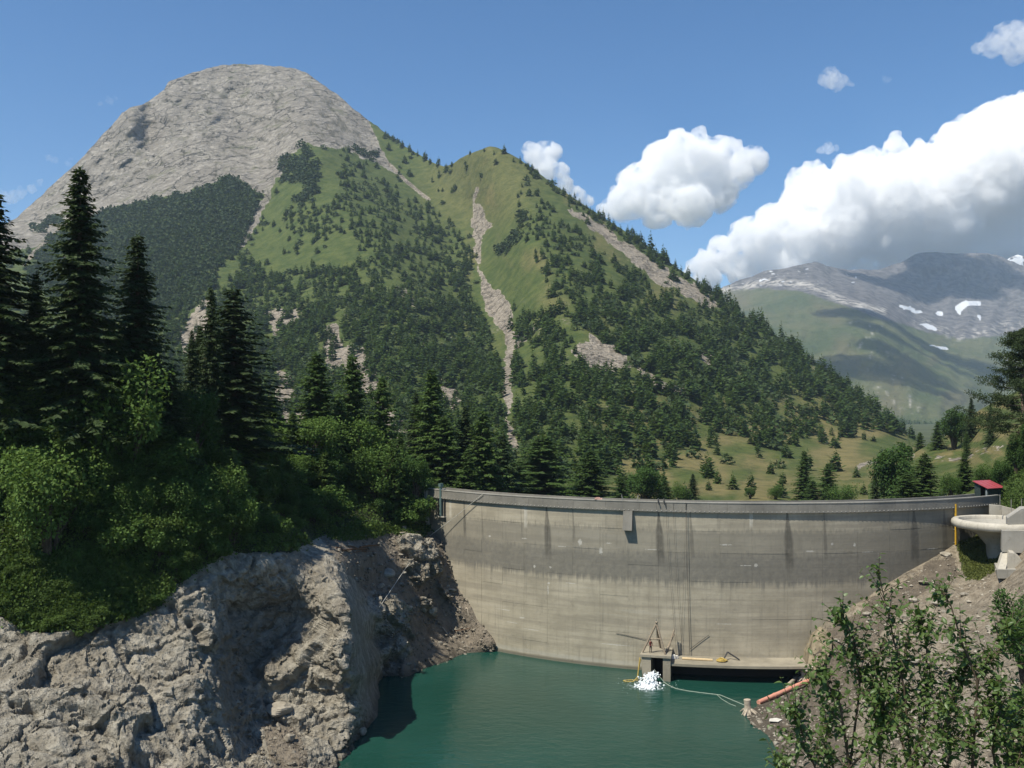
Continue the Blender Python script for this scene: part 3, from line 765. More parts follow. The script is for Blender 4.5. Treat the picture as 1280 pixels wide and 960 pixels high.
# ================================================================== ray helpers on the finished terrain
def bvh(d): return BVHTree.FromPolygons([tuple(v) for v in d['V']], [tuple(int(k) for k in f) for f in d['F']])
BV = {k: bvh(d) for k, d in (('LB', LB), ('RB', RB), ('GH', GH))}
def hit(px, py, keys=('LB', 'RB', 'GH')):
    o = Vector((0, 0, EYE)); d = (at(px, py, 1000) - o).normalized()
    best = None
    for k in keys:
        r = BV[k].ray_cast(o, d)
        if r[0] is not None and (best is None or r[3] < best[1]): best = (r[0], r[3], r[1])
    return best[0] if best else None
def hit_n(px, py, keys=('LB', 'RB', 'GH')):
    o = Vector((0, 0, EYE)); d = (at(px, py, 1000) - o).normalized()
    best = None
    for k in keys:
        r = BV[k].ray_cast(o, d)
        if r[0] is not None and (best is None or r[3] < best[1]): best = (r[0], r[3], r[1])
    if best is None: return None, None
    n = best[2]
    return best[0], (n if n.z > -0.2 else -n)
def drop(x, y, keys=('LB', 'RB', 'GH'), default=8.0):
    z = None
    for k in keys:
        r = BV[k].ray_cast(Vector((x, y, 500)), Vector((0, 0, -1)))
        if r[0] is not None and (z is None or r[0].z > z): z = r[0].z
    return default if z is None else z
def wat(px, py):
    return at(px, py, EYE * FOC / (py - HOR))

# ================================================================== the dam
dam = empty('arch_dam', dam_pt(0, DAM_R - 1.5, 0))
tag(dam, 'curved grey concrete arch dam with weathered dark band, holding back the green lake', 'dam')
DL = dam.location.copy()
PHI0, PHI1 = dam_phi(537)[0], math.radians(46.5)
def arc_sweep(prof, p0, p1, n, name, mat, parent=dam, off=DL, smooth=False):
    """closed profile of (r, z) swept along the arc"""
    m = len(prof); V = []; UV = []
    for i in range(n + 1):
        ph = p0 + (p1 - p0) * i / n
        for r, z in prof:
            V.append(dam_pt(ph, r, z) - off); UV.append((ph * DAM_R, z))
    F = []
    for i in range(n):
        for k in range(m):
            a, b = i * m + k, i * m + (k + 1) % m
            F.append([a, b, b + m, a + m])
    Fq = [np.array(F)]
    caps = []
    for k in range(1, m - 1): caps += [[0, k + 1, k], [n * m, n * m + k, n * m + k + 1]]
    Fq.append(np.array(caps))
    me = np_mesh(name, np.array([list(v) for v in V]), Fq, mat, uv=np.array(UV), smooth=smooth)
    return link(name, me, parent)

JOINTS_PX = [537, 558, 580, 602, 628, 655, 684, 716, 750, 785, 823, 862, 900, 940, 984, 1028, 1072, 1112, 1150, 1185, 1216]
JPHI = [dam_phi(p)[0] for p in JOINTS_PX] + [PHI1]
STAINS = [(580, 0.30, 15.2, 1.0), (602, 0.14, 14.5, 0.6), (651, 0.14, 16, 0.5), (683, 0.55, 13.6, 1.0), (716, 0.22, 16.0, 0.7), (823, 0.55, 13.5, 1.0), (863, 0.26, 14.5, 0.7), (984, 0.62, 13.0, 1.0), (1030, 0.25, 14.0, 0.7), (1142, 0.75, 13.0, 0.9), (1180, 0.5, 14.0, 0.7), (555, 0.3, 16, 0.8)]
PALE = [(657, 640, 662, 0.35), (939, 640, 662, 0.28), (563, 640, 650, 0.3)]
SPOTS = [(612, 670, .25, .18), (655, 673, .5, .1), (725, 678, .35, .5), (751, 689, .28, .55), (668, 708, .2, .2), (688, 709, .22, .22), (686, 729, .25, .15), (685, 737, .12, .8), (907, 681, .9, .1), (815, 687, .9, .06), (945, 707, .25, .3), (931, 707, .9, .06), (1013, 689, .75, .12), (1068, 681, .2, .3), (1040, 680, .2, .2), (713, 729, .9, .06), (652, 772, .5, .12), (702, 683, .8, .07), (760, 679, .5, .08), (1165, 686, 1.1, .12), (1085, 690, .9, .06), (630, 762, 1.6, .08), (665, 787, 1.3, .06), (640, 778, 1.2, .06), (770, 806, 2.2, .08), (905, 780, 1.1, .06)]
def concrete(name, dam_face=True, lo=(0.31, 0.277, 0.205), hi=(0.43, 0.385, 0.29)):
    g = NG(name)
    uv = g.node('ShaderNodeUVMap').outputs[0]
    c = g.coord('Object')
    s, z, _ = g.sepxyz(uv)
    n1 = g.noise(c, 0.25, 6, 0.6); n2 = g.noise(c, 1.6, 5, 0.65)
    n3 = g.noise(g.map(c, (1.0, 1.0, 0.05)), 2.2, 6, 0.65)            # rain streaks
    n4 = g.noise(g.map(uv, (0.05, 1.1, 1)), 1.0, 5, 0.65)            # horizontal lifts
    b = g.mix(g.rng(n1, 0.3, 0.7), lo, hi)
    if dam_face:
        zz = g.math('ADD', z, g.math('MULTIPLY', g.math('SUBTRACT', n3, 0.5), 3.4))
        b = g.mix(g.math('MULTIPLY', g.rng(n4, 0.42, 0.62), 0.55), b, (0.245, 0.22, 0.17))
        b = g.mix(g.math('MULTIPLY', g.rng(n4, 0.42, 0.30), 0.4), b, (0.42, 0.39, 0.32))
        # weathered zone between the two operating levels
        w1 = g.math('MULTIPLY', g.rng(zz, 19.2, 18.5), g.rng(zz, 11.4, 12.6))
        b = g.mix(g.math('MULTIPLY', w1, 0.55), b, (0.175, 0.165, 0.135))
        w2 = g.math('MULTIPLY', g.rng(zz, 16.4, 15.2), g.rng(zz, 11.3, 12.6))
        b = g.mix(g.math('MULTIPLY', w2, g.rng(n2, 0.25, 0.7, 0.3, 0.62)), b, (0.115, 0.112, 0.10))
        # shading of the right hand part, put into the colour
        b = g.mix(g.math('MULTIPLY', g.rng(s, 8, 40), 0.5), b, (0.14, 0.128, 0.10))
        for px, w, zb, k in STAINS:
            s0 = dam_phi(px)[0] * DAM_R
            lean = g.math('MULTIPLY', g.math('SUBTRACT', 21.3, z), 0.05)
            d = g.math('ABSOLUTE', g.math('SUBTRACT', g.math('SUBTRACT', s, s0), lean))
            wd = g.math('MULTIPLY', g.rng(z, 21.4, 17.5, 0.25, 1.0), w)
            mk = g.math('MULTIPLY', g.rng(g.math('DIVIDE', d, wd), 0.55, 1.25, 1.0, 0.0), g.math('MULTIPLY', g.rng(zz, zb, zb + 2.5), g.rng(n2, 0.2, 0.6, 0.40 * k, 0.75 * k)))
            b = g.mix(mk, b, (0.075, 0.07, 0.058))
        for px, y0, y1, w in PALE:
            ph, Y = dam_phi(px); s0 = ph * DAM_R
            za, zb = at(px, y0, Y).z, at(px, y1, Y).z
            d = g.math('ABSOLUTE', g.math('SUBTRACT', s, s0))
            mk = g.math('MULTIPLY', g.rng(d, w * 0.6, w, 1.0, 0.0), g.math('MULTIPLY', g.rng(z, zb, zb + 0.8), g.rng(n2, 0.3, 0.6, 0.3, 0.8)))
            b = g.mix(mk, b, (0.52, 0.49, 0.41))
        nw = g.math('SUBTRACT', g.noise(c, 3.5, 4, 0.7), 0.5)
        for px, py, a, h in SPOTS:
            ph, Y = dam_phi(px); s0 = ph * DAM_R; z0 = at(px, py, Y).z
            du = g.math('DIVIDE', g.math('SUBTRACT', s, s0), a); dv = g.math('DIVIDE', g.math('SUBTRACT', z, z0), h)
            q = g.math('ADD', g.math('ADD', g.math('MULTIPLY', du, du), g.math('MULTIPLY', dv, dv)), g.math('MULTIPLY', nw, 4.5))
            b = g.mix(g.math('MULTIPLY', g.rng(q, 1.0, 0.2), 0.6), b, (0.58, 0.56, 0.50))
        b = g.mix(g.math('MULTIPLY', g.rng(z, 0.55, 0.25), 0.7), b, (0.10, 0.095, 0.07))
        b = g.mix(g.math('MULTIPLY', g.math('MULTIPLY', g.rng(z, 0.45, 0.6), g.rng(z, 1.3, 0.8)), 0.45), b, (0.47, 0.45, 0.38))
    b = g.mix(g.math('MULTIPLY', g.rng(n3, 0.5, 0.75), 0.45), b, (0.16, 0.15, 0.12))
    b = g.mix(g.math('MULTIPLY', g.rng(n2, 0.55, 0.75), 0.3), b, (0.13, 0.12, 0.095))
    nm = g.bump(g.math('ADD', n2, g.math('MULTIPLY', n4, 0.6)), 0.35, 0.10)
    return g.done(g.bsdf(b, 0.88, nm, 0.25))
M_DAM = concrete('dam_concrete')
M_PAR = concrete('parapet_concrete', False, (0.16, 0.152, 0.13), (0.24, 0.225, 0.19))
M_CON = concrete('pale_concrete', False, (0.40, 0.37, 0.30), (0.52, 0.48, 0.40))
M_CONG = concrete('grey_concrete', False, (0.27, 0.255, 0.215), (0.38, 0.36, 0.31))

lifts = [-6.0, 2.4, 4.9, 7.35, 9.8, 12.2, 14.1, 15.95, 18.85, 21.3]
for i in range(len(JPHI) - 1):
    for k in range(len(lifts) - 1):
        gp = 0.008
        r = DAM_R + rng.uniform(-0.018, 0.018)
        a, b = JPHI[i] + gp / DAM_R, JPHI[i + 1] - gp / DAM_R
        z0, z1 = lifts[k] + gp * 0.6, lifts[k + 1] - gp * 0.6
        arc_sweep([(r, z0), (r, z1), (DAM_R - 0.7, z1), (DAM_R - 0.7, z0)], a, b, 4, 'concrete_block', M_DAM, smooth=False)
arc_sweep([(DAM_R - 0.72, -8), (DAM_R - 0.72, 21.28), (DAM_R - 3.2, 21.28), (DAM_R - 5.0, -8)], PHI0, PHI1, 48, 'core_wall', M_CONG)
arc_sweep([(DAM_R + 0.34, 21.32), (DAM_R + 0.34, 21.62), (DAM_R - 3.4, 21.62), (DAM_R - 3.4, 21.32)], PHI0, PHI1, 64, 'crest_walkway', M_PAR)
npan = 40
for i in range(npan):
    a = PHI0 + (PHI1 - PHI0) * i / npan + 0.01 / DAM_R; b = PHI0 + (PHI1 - PHI0) * (i + 1) / npan - 0.01 / DAM_R
    r = DAM_R + 0.30 + rng.uniform(-0.008, 0.008)
    arc_sweep([(r, 21.625), (r, 22.56), (DAM_R + 0.05, 22.56), (DAM_R + 0.05, 21.625)], a, b, 2, 'parapet_panel', M_PAR)
arc_sweep([(DAM_R + 0.36, 22.565), (DAM_R + 0.36, 22.70), (DAM_R - 0.01, 22.70), (DAM_R - 0.01, 22.565)], PHI0, PHI1, 64, 'coping', M_CONG)
arc_sweep([(DAM_R - 3.1, 21.63), (DAM_R - 3.1, 22.6), (DAM_R - 3.38, 22.6), (DAM_R - 3.38, 21.63)], PHI0, PHI1, 64, 'rear_parapet', M_PAR)
M_WHITE = plain('white_paint', (0.72, 0.70, 0.64), 0.6)
M_DARK = plain('dark_metal', (0.04, 0.04, 0.04), 0.55, 0.4)
M_STEEL = plain('weathered_steel', (0.22, 0.21, 0.19), 0.5, 0.5)
mb = MB()
ph = PHI0 + 0.01
while ph < PHI1 - 0.01:
    p = dam_pt(ph, DAM_R + 0.36, 21.47) - DL
    mb.box(p, (0.13, 0.10, 0.09), math.atan2((dam_pt(ph + .01) - dam_pt(ph)).y, (dam_pt(ph + .01) - dam_pt(ph)).x)); ph += 0.62 / DAM_R
tag(mb.build('anchor_bolts', plain('dull_zinc', (0.40, 0.38, 0.33), 0.7), dam), kind='stuff')

def frame_at(ph, r=DAM_R):
    """local axes on the face: along, outward, up"""
    a = (dam_pt(ph + 1e-3) - dam_pt(ph - 1e-3)).normalized()
    o = (dam_pt(ph, r + 1) - dam_pt(ph, r)).normalized()
    return a, o
# outlet box under the parapet: tapered wedge standing out from the wall
ph = dam_phi(785.5)[0]; a, o = frame_at(ph)
p0 = dam_pt(ph, DAM_R, 0) - DL
def fp(u, d, z): return p0 + a * u + o * d + Vector((0, 0, z))
mb = MB()
zt, zb = 21.3, 18.75
v = [fp(-.62, -.1, zt), fp(.62, -.1, zt), fp(.62, 0.45, zt), fp(-.62, 0.45, zt), fp(-.62, -.1, zb), fp(.62, -.1, zb), fp(.62, 0.95, zb), fp(-.62, 0.95, zb)]
mb.add([list(q) for q in v], [[0, 1, 2, 3], [4, 7, 6, 5], [3, 2, 6, 7], [0, 3, 7, 4], [1, 5, 6, 2]])
mb.build('outlet_box', M_PAR, dam)
# level gauge and slot near the left end
ph = dam_phi(553)[0]; a, o = frame_at(ph); p0 = dam_pt(ph, DAM_R, 0) - DL
M_GREEN = plain('green_grey_paint', (0.10, 0.15, 0.135), 0.5, 0.4)
mb = MB(); mb.tube([fp(0, .32, 23.3), fp(0, .32, 18.6)], 0.22, 10); mb.box(fp(0, .3, 23.35), (0.55, 0.55, 0.5), math.atan2(a.y, a.x))
mb.build('gauge_pipe', M_GREEN, dam)
mb = MB()
mb.box(fp(-.75, .14, 20.6), (0.12, 0.26, 4.3), math.atan2(a.y, a.x)); mb.box(fp(.75, .14, 20.6), (0.16, 0.26, 4.3), math.atan2(a.y, a.x))
mb.build('guide_rail', M_DARK, dam)
mb = MB().box(fp(0, .2, 18.55), (1.9, 0.5, 0.14), math.atan2(a.y, a.x)); mb.build('bracket', M_CONG, dam)
# pier that closes the wall on the left
arc_sweep([(DAM_R + 0.55, 10), (DAM_R + 0.55, 22.45), (DAM_R - 3.3, 22.45), (DAM_R - 3.3, 10)], PHI0 - 0.012, PHI0 - 0.002, 3, 'abutment_pier', M_CONG)

# things left on the parapet
def on_crest(px, r=DAM_R + 0.17, z=22.70): return dam_pt(dam_phi(px)[0], r, z)
M_PINK = plain('faded_pink_cloth', (0.62, 0.36, 0.28), 0.9)
mb = MB()
for dx, dz, sx, sz in ((0, .14, .5, .28), (.35, .08, .4, .16), (-.3, .1, .3, .2)): mb.box((dx, 0, dz), (sx, .3, sz), 0.2 * dx)
o_ = mb.build('cloth_bundle', M_PINK, None, on_crest(748)); tag(o_, 'small pale pink bundle lying on the dam parapet', 'bundle')
for px, tilt, lab in ((779, -0.25, 'thin leaning metal post on the parapet, left of the pair above the concrete box'), (796, 0.35, 'thin leaning metal post on the parapet, right of the pair above the concrete box')):
    mb = MB(); mb.tube([(0, 0, -.2), (tilt * .7, 0, .75)], 0.06, 6)
    tag(mb.build('metal_post', M_STEEL, None, on_crest(px)), lab, 'post', 'leaning posts on the parapet')
for px, lab in ((823, 'dark ladder hook looped over the parapet, left of the pair'), (830, 'dark ladder hook looped over the parapet, right of the pair')):
    ph = dam_phi(px)[0]; a, o = frame_at(ph)
    mb = MB(); b0 = Vector((0, 0, 0))
    mb.tube([b0 - o * .35 + Vector((0, 0, -.2)), b0 - o * .3 + Vector((0, 0, .28)), b0 + o * .1 + Vector((0, 0, .35)), b0 + o * .38 + Vector((0, 0, .1)), b0 + o * .36 + a * .15 + Vector((0, 0, -.45))], 0.07, 6)
    tag(mb.build('ladder_hook', M_DARK, None, on_crest(px)), lab, 'hook', 'hooks over the parapet')
# yellow water level staff
ph = dam_phi(1192)[0]; a, o = frame_at(ph)
M_YEL = plain('yellow_paint', (0.55, 0.33, 0.03), 0.5, 0.4)
t = empty('gauge_staff', dam_pt(ph, DAM_R + .35, 16.0)); tag(t, 'tall yellow water level staff fixed upright on the dam near the round spillway', 'gauge')
MB().box((0, 0, 3.1), (0.22, 0.16, 5.6), math.atan2(a.y, a.x)).build('staff', M_YEL, t)
for z in (0.6, 2.4, 4.2, 5.5): MB().box(tuple(-o * .2 + Vector((0, 0, z))), (0.10, 0.3, 0.06), math.atan2(a.y, a.x)).build('bracket', M_STEEL, t)

# thin cables
def cable(name, pts, r, mat, label, cat='cable', group=None):
    base = Vector(pts[0]); mb = MB(); mb.tube([Vector(p) - base for p in pts], r, 5)
    return tag(mb.build(name, mat, None, base), label, cat, group)
M_CABLE = plain('pale_cable', (0.55, 0.53, 0.46), 0.6)
p1 = dam_pt(dam_phi(606)[0], DAM_R + .45, 22.6); p2 = dam_pt(dam_phi(545)[0], DAM_R + 1.2, 15.5); p3 = hit(474, 762, ('LB',)) or at(474, 762, 120)
cable('steel_cable', [p1, p1.lerp(p2, .5) + Vector((0, 0, -.15)), p2], 0.04, M_CABLE, 'pale cable slanting from the parapet down to the bank')
cable('steel_cable', [p2 + Vector((.1, -.2, -.2)), p2.lerp(p3, .5) + Vector((0, -1.0, 0.4)), p3 + Vector((0, -.3, .3))], 0.03, M_CABLE, 'thin cable running on down over the gravel below the dam')
M_DKCABLE = plain('dark_cable', (0.07, 0.065, 0.055), 0.7)
for px0, px1, y1 in ((858, 862, 815), (833, 846, 816), (842, 853, 815), (857, 851, 818)):
    ph0, ph1 = dam_phi(px0)[0], dam_phi(px1)[0]
    z1 = at(px1, y1, dam_phi(px1)[1]).z
    pts = [dam_pt(ph0, DAM_R + .37, 22.6)] + [dam_pt(ph0 + (ph1 - ph0) * t ** 1.3, DAM_R + .3, 21.2 + (z1 - 21.2) * t) for t in np.linspace(0.02, 1, 6)]
    cable('hanging_cable', pts, 0.028 if px0 == 858 else 0.014, M_DKCABLE, {858: 'thickest dark cable hanging straight down the dam face to the landing stage', 833: 'thin dark cable on the dam face, leftmost of the hanging four', 842: 'thin dark cable on the dam face, second from the left of the hanging four', 857: 'thin dark cable crossing close beside the thickest hanging cable'}[px0], 'cable', 'cables down the dam face')
# ================================================================== landing stage at the foot of the dam
st = empty('landing_stage', dam_pt(dam_phi(905)[0], DAM_R + 2, 0)); SL = st.location.copy()
tag(st, 'long concrete landing stage with two piers over dark water at the dam foot', 'landing stage')
pa, pb = dam_phi(838)[0], dam_phi(1004)[0]
M_SLAB = concrete('stage_concrete', False, (0.20, 0.18, 0.135), (0.32, 0.285, 0.215))
M_SHADE = plain('shade_dark_concrete', (0.022, 0.02, 0.017), 0.6, 0.3)  # near black colour put in for the shade under deck and between piers
arc_sweep([(DAM_R + 0.03, 2.02), (DAM_R + 0.03, 2.34), (DAM_R + 4.2, 2.30), (DAM_R + 4.2, 1.98)], pa, pb, 20, 'deck', M_SLAB, st, SL)
arc_sweep([(DAM_R + 0.04, -3), (DAM_R + 0.04, 2.0), (DAM_R + 0.5, 2.0), (DAM_R + 0.5, -3)], pa, pb, 20, 'recess_shade', M_SHADE, st, SL)  # dark sheet painting the shade below the deck
for px, w in ((813, 1.1), (836, 0.9)):
    ph = dam_phi(px)[0]; a, o = frame_at(ph)
    arc_sweep([(DAM_R + 0.03, -4), (DAM_R + 0.03, 3.0), (DAM_R + 4.4, 3.0), (DAM_R + 4.4, -4)], ph - w / 2 / DAM_R, ph + w / 2 / DAM_R, 1, 'pier', M_SLAB, st, SL)
arc_sweep([(DAM_R + 0.03, 3.01), (DAM_R + 0.03, 3.3), (DAM_R + 4.6, 3.3), (DAM_R + 4.6, 3.01)], dam_phi(806)[0], dam_phi(841)[0], 3, 'gate_platform', M_SLAB, st, SL)
arc_sweep([(DAM_R + 0.04, -3), (DAM_R + 0.04, 3.0), (DAM_R + 0.4, 3.0), (DAM_R + 0.4, -3)], dam_phi(817)[0], dam_phi(833)[0], 2, 'gate_shade', M_SHADE, st, SL)  # dark sheet painting the shade between the piers
def sp(px, d, z): return dam_pt(dam_phi(px)[0], DAM_R + d, z)
# hoisting tripod
M_WOOD = plain('grey_timber', (0.27, 0.22, 0.16), 0.85, 0.2, 0.3, 6)
hz_ = empty('hoisting_tripod', sp(823, 3.0, 3.3)); HL = hz_.location.copy()
tag(hz_, 'timber hoisting tripod standing on the two piers beside the worker', 'tripod')
top = sp(823.5, 3.2, 7.1)
for px, d, z in ((808, 3.6, 3.4), (834, 3.9, 3.3), (826, 0.5, 3.3)):
    q = sp(px, d, z); MB().tube([q - HL, q + (top - q) * 1.06 - HL], 0.13, 7).build('leg', M_WOOD, hz_)
MB().tube([sp(815, 3.4, 5.1) - HL, sp(829, 3.5, 5.2) - HL], 0.08, 6).build('cross_bar', M_WOOD, hz_)
MB().tube([top - HL + Vector((0, 0, -.1)), top - HL + Vector((0, 0, .55))], 0.05, 6).build('top_pin', M_STEEL, hz_)
MB().tube([top - HL + Vector((0, 0, -.2)), top - HL + Vector((0.1, 0, -2.2))], 0.05, 6).build('chain', M_DARK, hz_)
# leaning beams on the deck
for a0, a1, lab in (((836, 2.2, 3.35), (843, 1.0, 5.9), 'steeper of the two timber beams leaning beside the hoisting tripod'), ((834, 2.6, 3.35), (843, 0.6, 5.3), 'flatter timber beam leaning beside the hoisting tripod')):
    q0, q1 = sp(*a0), sp(*a1); mb = MB().tube([(0, 0, 0), q1 - q0], 0.11, 6)
    tag(mb.build('timber_beam', M_WOOD, None, q0), lab, 'beam', 'beams leaning by the tripod')
# rubbish and gear lying on the deck
def deck_piece(name, p0, p1, r, mat, label, cat):
    mb = MB().tube([(0, 0, 0), Vector(p1) - Vector(p0)], r, 7); return tag(mb.build(name, mat, None, p0), label, cat)
M_TAN = plain('dry_plank', (0.55, 0.42, 0.24), 0.8)
deck_piece('plank', sp(853, 2.0, 2.45), sp(889, 2.2, 2.45), 0.16, M_TAN, 'pale plank lying along the landing stage', 'plank')
deck_piece('timber_strut', sp(902, 2.0, 2.45), sp(908, 1.2, 3.3), 0.10, M_DARK, 'short dark strut propped up on the landing stage', 'strut')
deck_piece('timber_strut', sp(908, 1.2, 3.3), sp(922, 1.6, 2.42), 0.10, M_DARK, 'dark strut sloping down to the right on the landing stage', 'strut')
deck_piece('steel_bar', sp(862, 0.12, 3.2), sp(886, 0.10, 5.2), 0.03, M_DARK, 'thin dark bar leaning up against the dam face', 'bar')
deck_piece('steel_bar', sp(770, 0.10, 4.75), sp(812, 0.12, 4.1), 0.025, M_DARK, 'thin dark bar reaching left from the tripod along the wall', 'bar')
M_HOSE = plain('yellow_hose', (0.42, 0.30, 0.08), 0.6)
mb = MB(); c0 = sp(900, 2.3, 2.42)
pts = [Vector((0.75 * math.cos(t) * (1 - .02 * i), 0.55 * math.sin(t), 0.03 * i * .25)) for i, t in enumerate(np.linspace(0, 6 * math.pi, 40))]
mb.tube(pts, 0.09, 6); tag(mb.build('hose_coil', M_HOSE, None, c0), 'coil of yellow hose lying on the landing stage', 'hose')
mb = MB(); c0 = sp(806, 4.5, 2.9)
pts = [Vector((0, 0, 0)), Vector((-.2, -.3, -1.2)), Vector((-.4, -.6, -2.4)), Vector((-1.0, -1.0, -2.85)), Vector((-1.9, -1.0, -2.86)), Vector((-2.2, -.5, -2.86)), Vector((-1.4, -.2, -2.86)), Vector((-.3, -.4, -2.84)), Vector((-.2, -.2, -1.6)), Vector((.1, 0, -.2))]
mb.tube(pts, 0.065, 6); tag(mb.build('hose', M_HOSE, None, c0), 'yellow hose hanging off the left pier into the water', 'hose')
mb = MB()
for dx, dy, s_ in ((0, 0, .5), (.45, .1, .35), (-.4, .2, .3)): mb.box((dx, dy, s_ / 2), (s_, s_ * .8, s_), dx)
tag(mb.build('white_sacks', M_WHITE, None, sp(842.5, 2.0, 2.35)), 'pale sacks heaped beside the right pier', 'sacks')
# foam of the outlet
mb = MB()
def ico(c, r, seed):
    rr = np.random.default_rng(seed)
    v = np.array([[0, 0, 1], [.9, 0, .4], [.28, .85, .4], [-.72, .53, .4], [-.72, -.53, .4], [.28, -.85, .4], [.72, .53, -.4], [-.28, .85, -.4], [-.9, 0, -.4], [-.28, -.85, -.4], [.72, -.53, -.4], [0, 0, -1]])
    v = v * rr.uniform(.7, 1.25, (12, 1)) * r
    f = [[0,1,2],[0,2,3],[0,3,4],[0,4,5],[0,5,1],[1,6,2],[2,6,7],[2,7,3],[3,7,8],[3,8,4],[4,8,9],[4,9,5],[5,9,10],[5,10,1],[1,10,6],[11,7,6],[11,8,7],[11,9,8],[11,10,9],[11,6,10]]
    return v + np.array(c), f
f0 = sp(820, 5.2, 1.1); f1 = wat(808, 859)
for k in range(800):
    t = rng.beta(1.0, 1.0)
    p = f0.lerp(f1, t) + Vector((rng.normal(0, .34 + .35 * t), rng.normal(0, .35 + .5 * t), 0))
    p.z = 1.15 * max(0, 1 - t * 1.25) ** 1.5 + rng.normal(0, .12) * (1 - t) + .02
    mb.add(*ico(p - f1, rng.uniform(.06, .17), k))
g = NG('foam'); M_FOAM = g.done(g.bsdf((0.74, 0.78, 0.79), 0.6, g.bump(g.noise(g.coord('Object'), 6, 5), .6, .15), 0.3))
fo = mb.build('foam', M_FOAM, None, f1, smooth=True); tag(fo, kind='stuff')
md = fo.modifiers.new('join', 'REMESH'); md.mode = 'VOXEL'; md.voxel_size = .04; md.use_smooth_shade = True
tx = bpy.data.textures.new('froth', 'CLOUDS'); tx.noise_scale = .16; tx.noise_depth = 4
dm = fo.modifiers.new('froth', 'DISPLACE'); dm.texture = tx; dm.strength = .14
mb = MB()
for k in range(900):
    t = rng.random(); a_ = rng.uniform(0, 6.28); rr = abs(rng.normal(0, 1.0))
    p = f0.lerp(f1, .35 + .75 * t) + Vector((math.cos(a_) * rr * 1.5 - .8 * rng.random(), math.sin(a_) * rr * 1.1, 0)); p.z = .02 + max(0, rng.normal(0, .22)) * (1.2 - t)
    v, f = ico(p - f1, rng.uniform(.012, .045), k); v[:, 2] = (v[:, 2] - (p - f1).z) * .6 + (p - f1).z; mb.add(v, f)
tag(mb.build('spray', M_FOAM, None, f1, smooth=True), kind='stuff')
# rope afloat
M_ROPE = plain('pale_rope', (0.42, 0.46, 0.38), 0.7)
stump_p = hit(935, 893, ('RB',)) or wat(935, 893)
pts = [sp(822, 4.6, 1.5)] + [wat(px, py) + Vector((0, 0, .04)) for px, py in ((830, 853), (836, 857), (845, 861), (860, 864), (875, 866), (900, 869))] + [stump_p + Vector((0, 0, .9))]
cable('mooring_rope', pts, 0.03, M_ROPE, 'pale rope drawn over the water from the pier to the stump', 'rope')
pts = [wat(896, 868.6) + Vector((0, 0, .05)), wat(902, 874) + Vector((0, 0, .03)), wat(912, 880) + Vector((0, 0, .03)), wat(920, 883) + Vector((0, 0, .03))]
cable('mooring_rope', pts, 0.022, M_ROPE, 'slack short end of rope trailing in the water near the stump', 'rope')

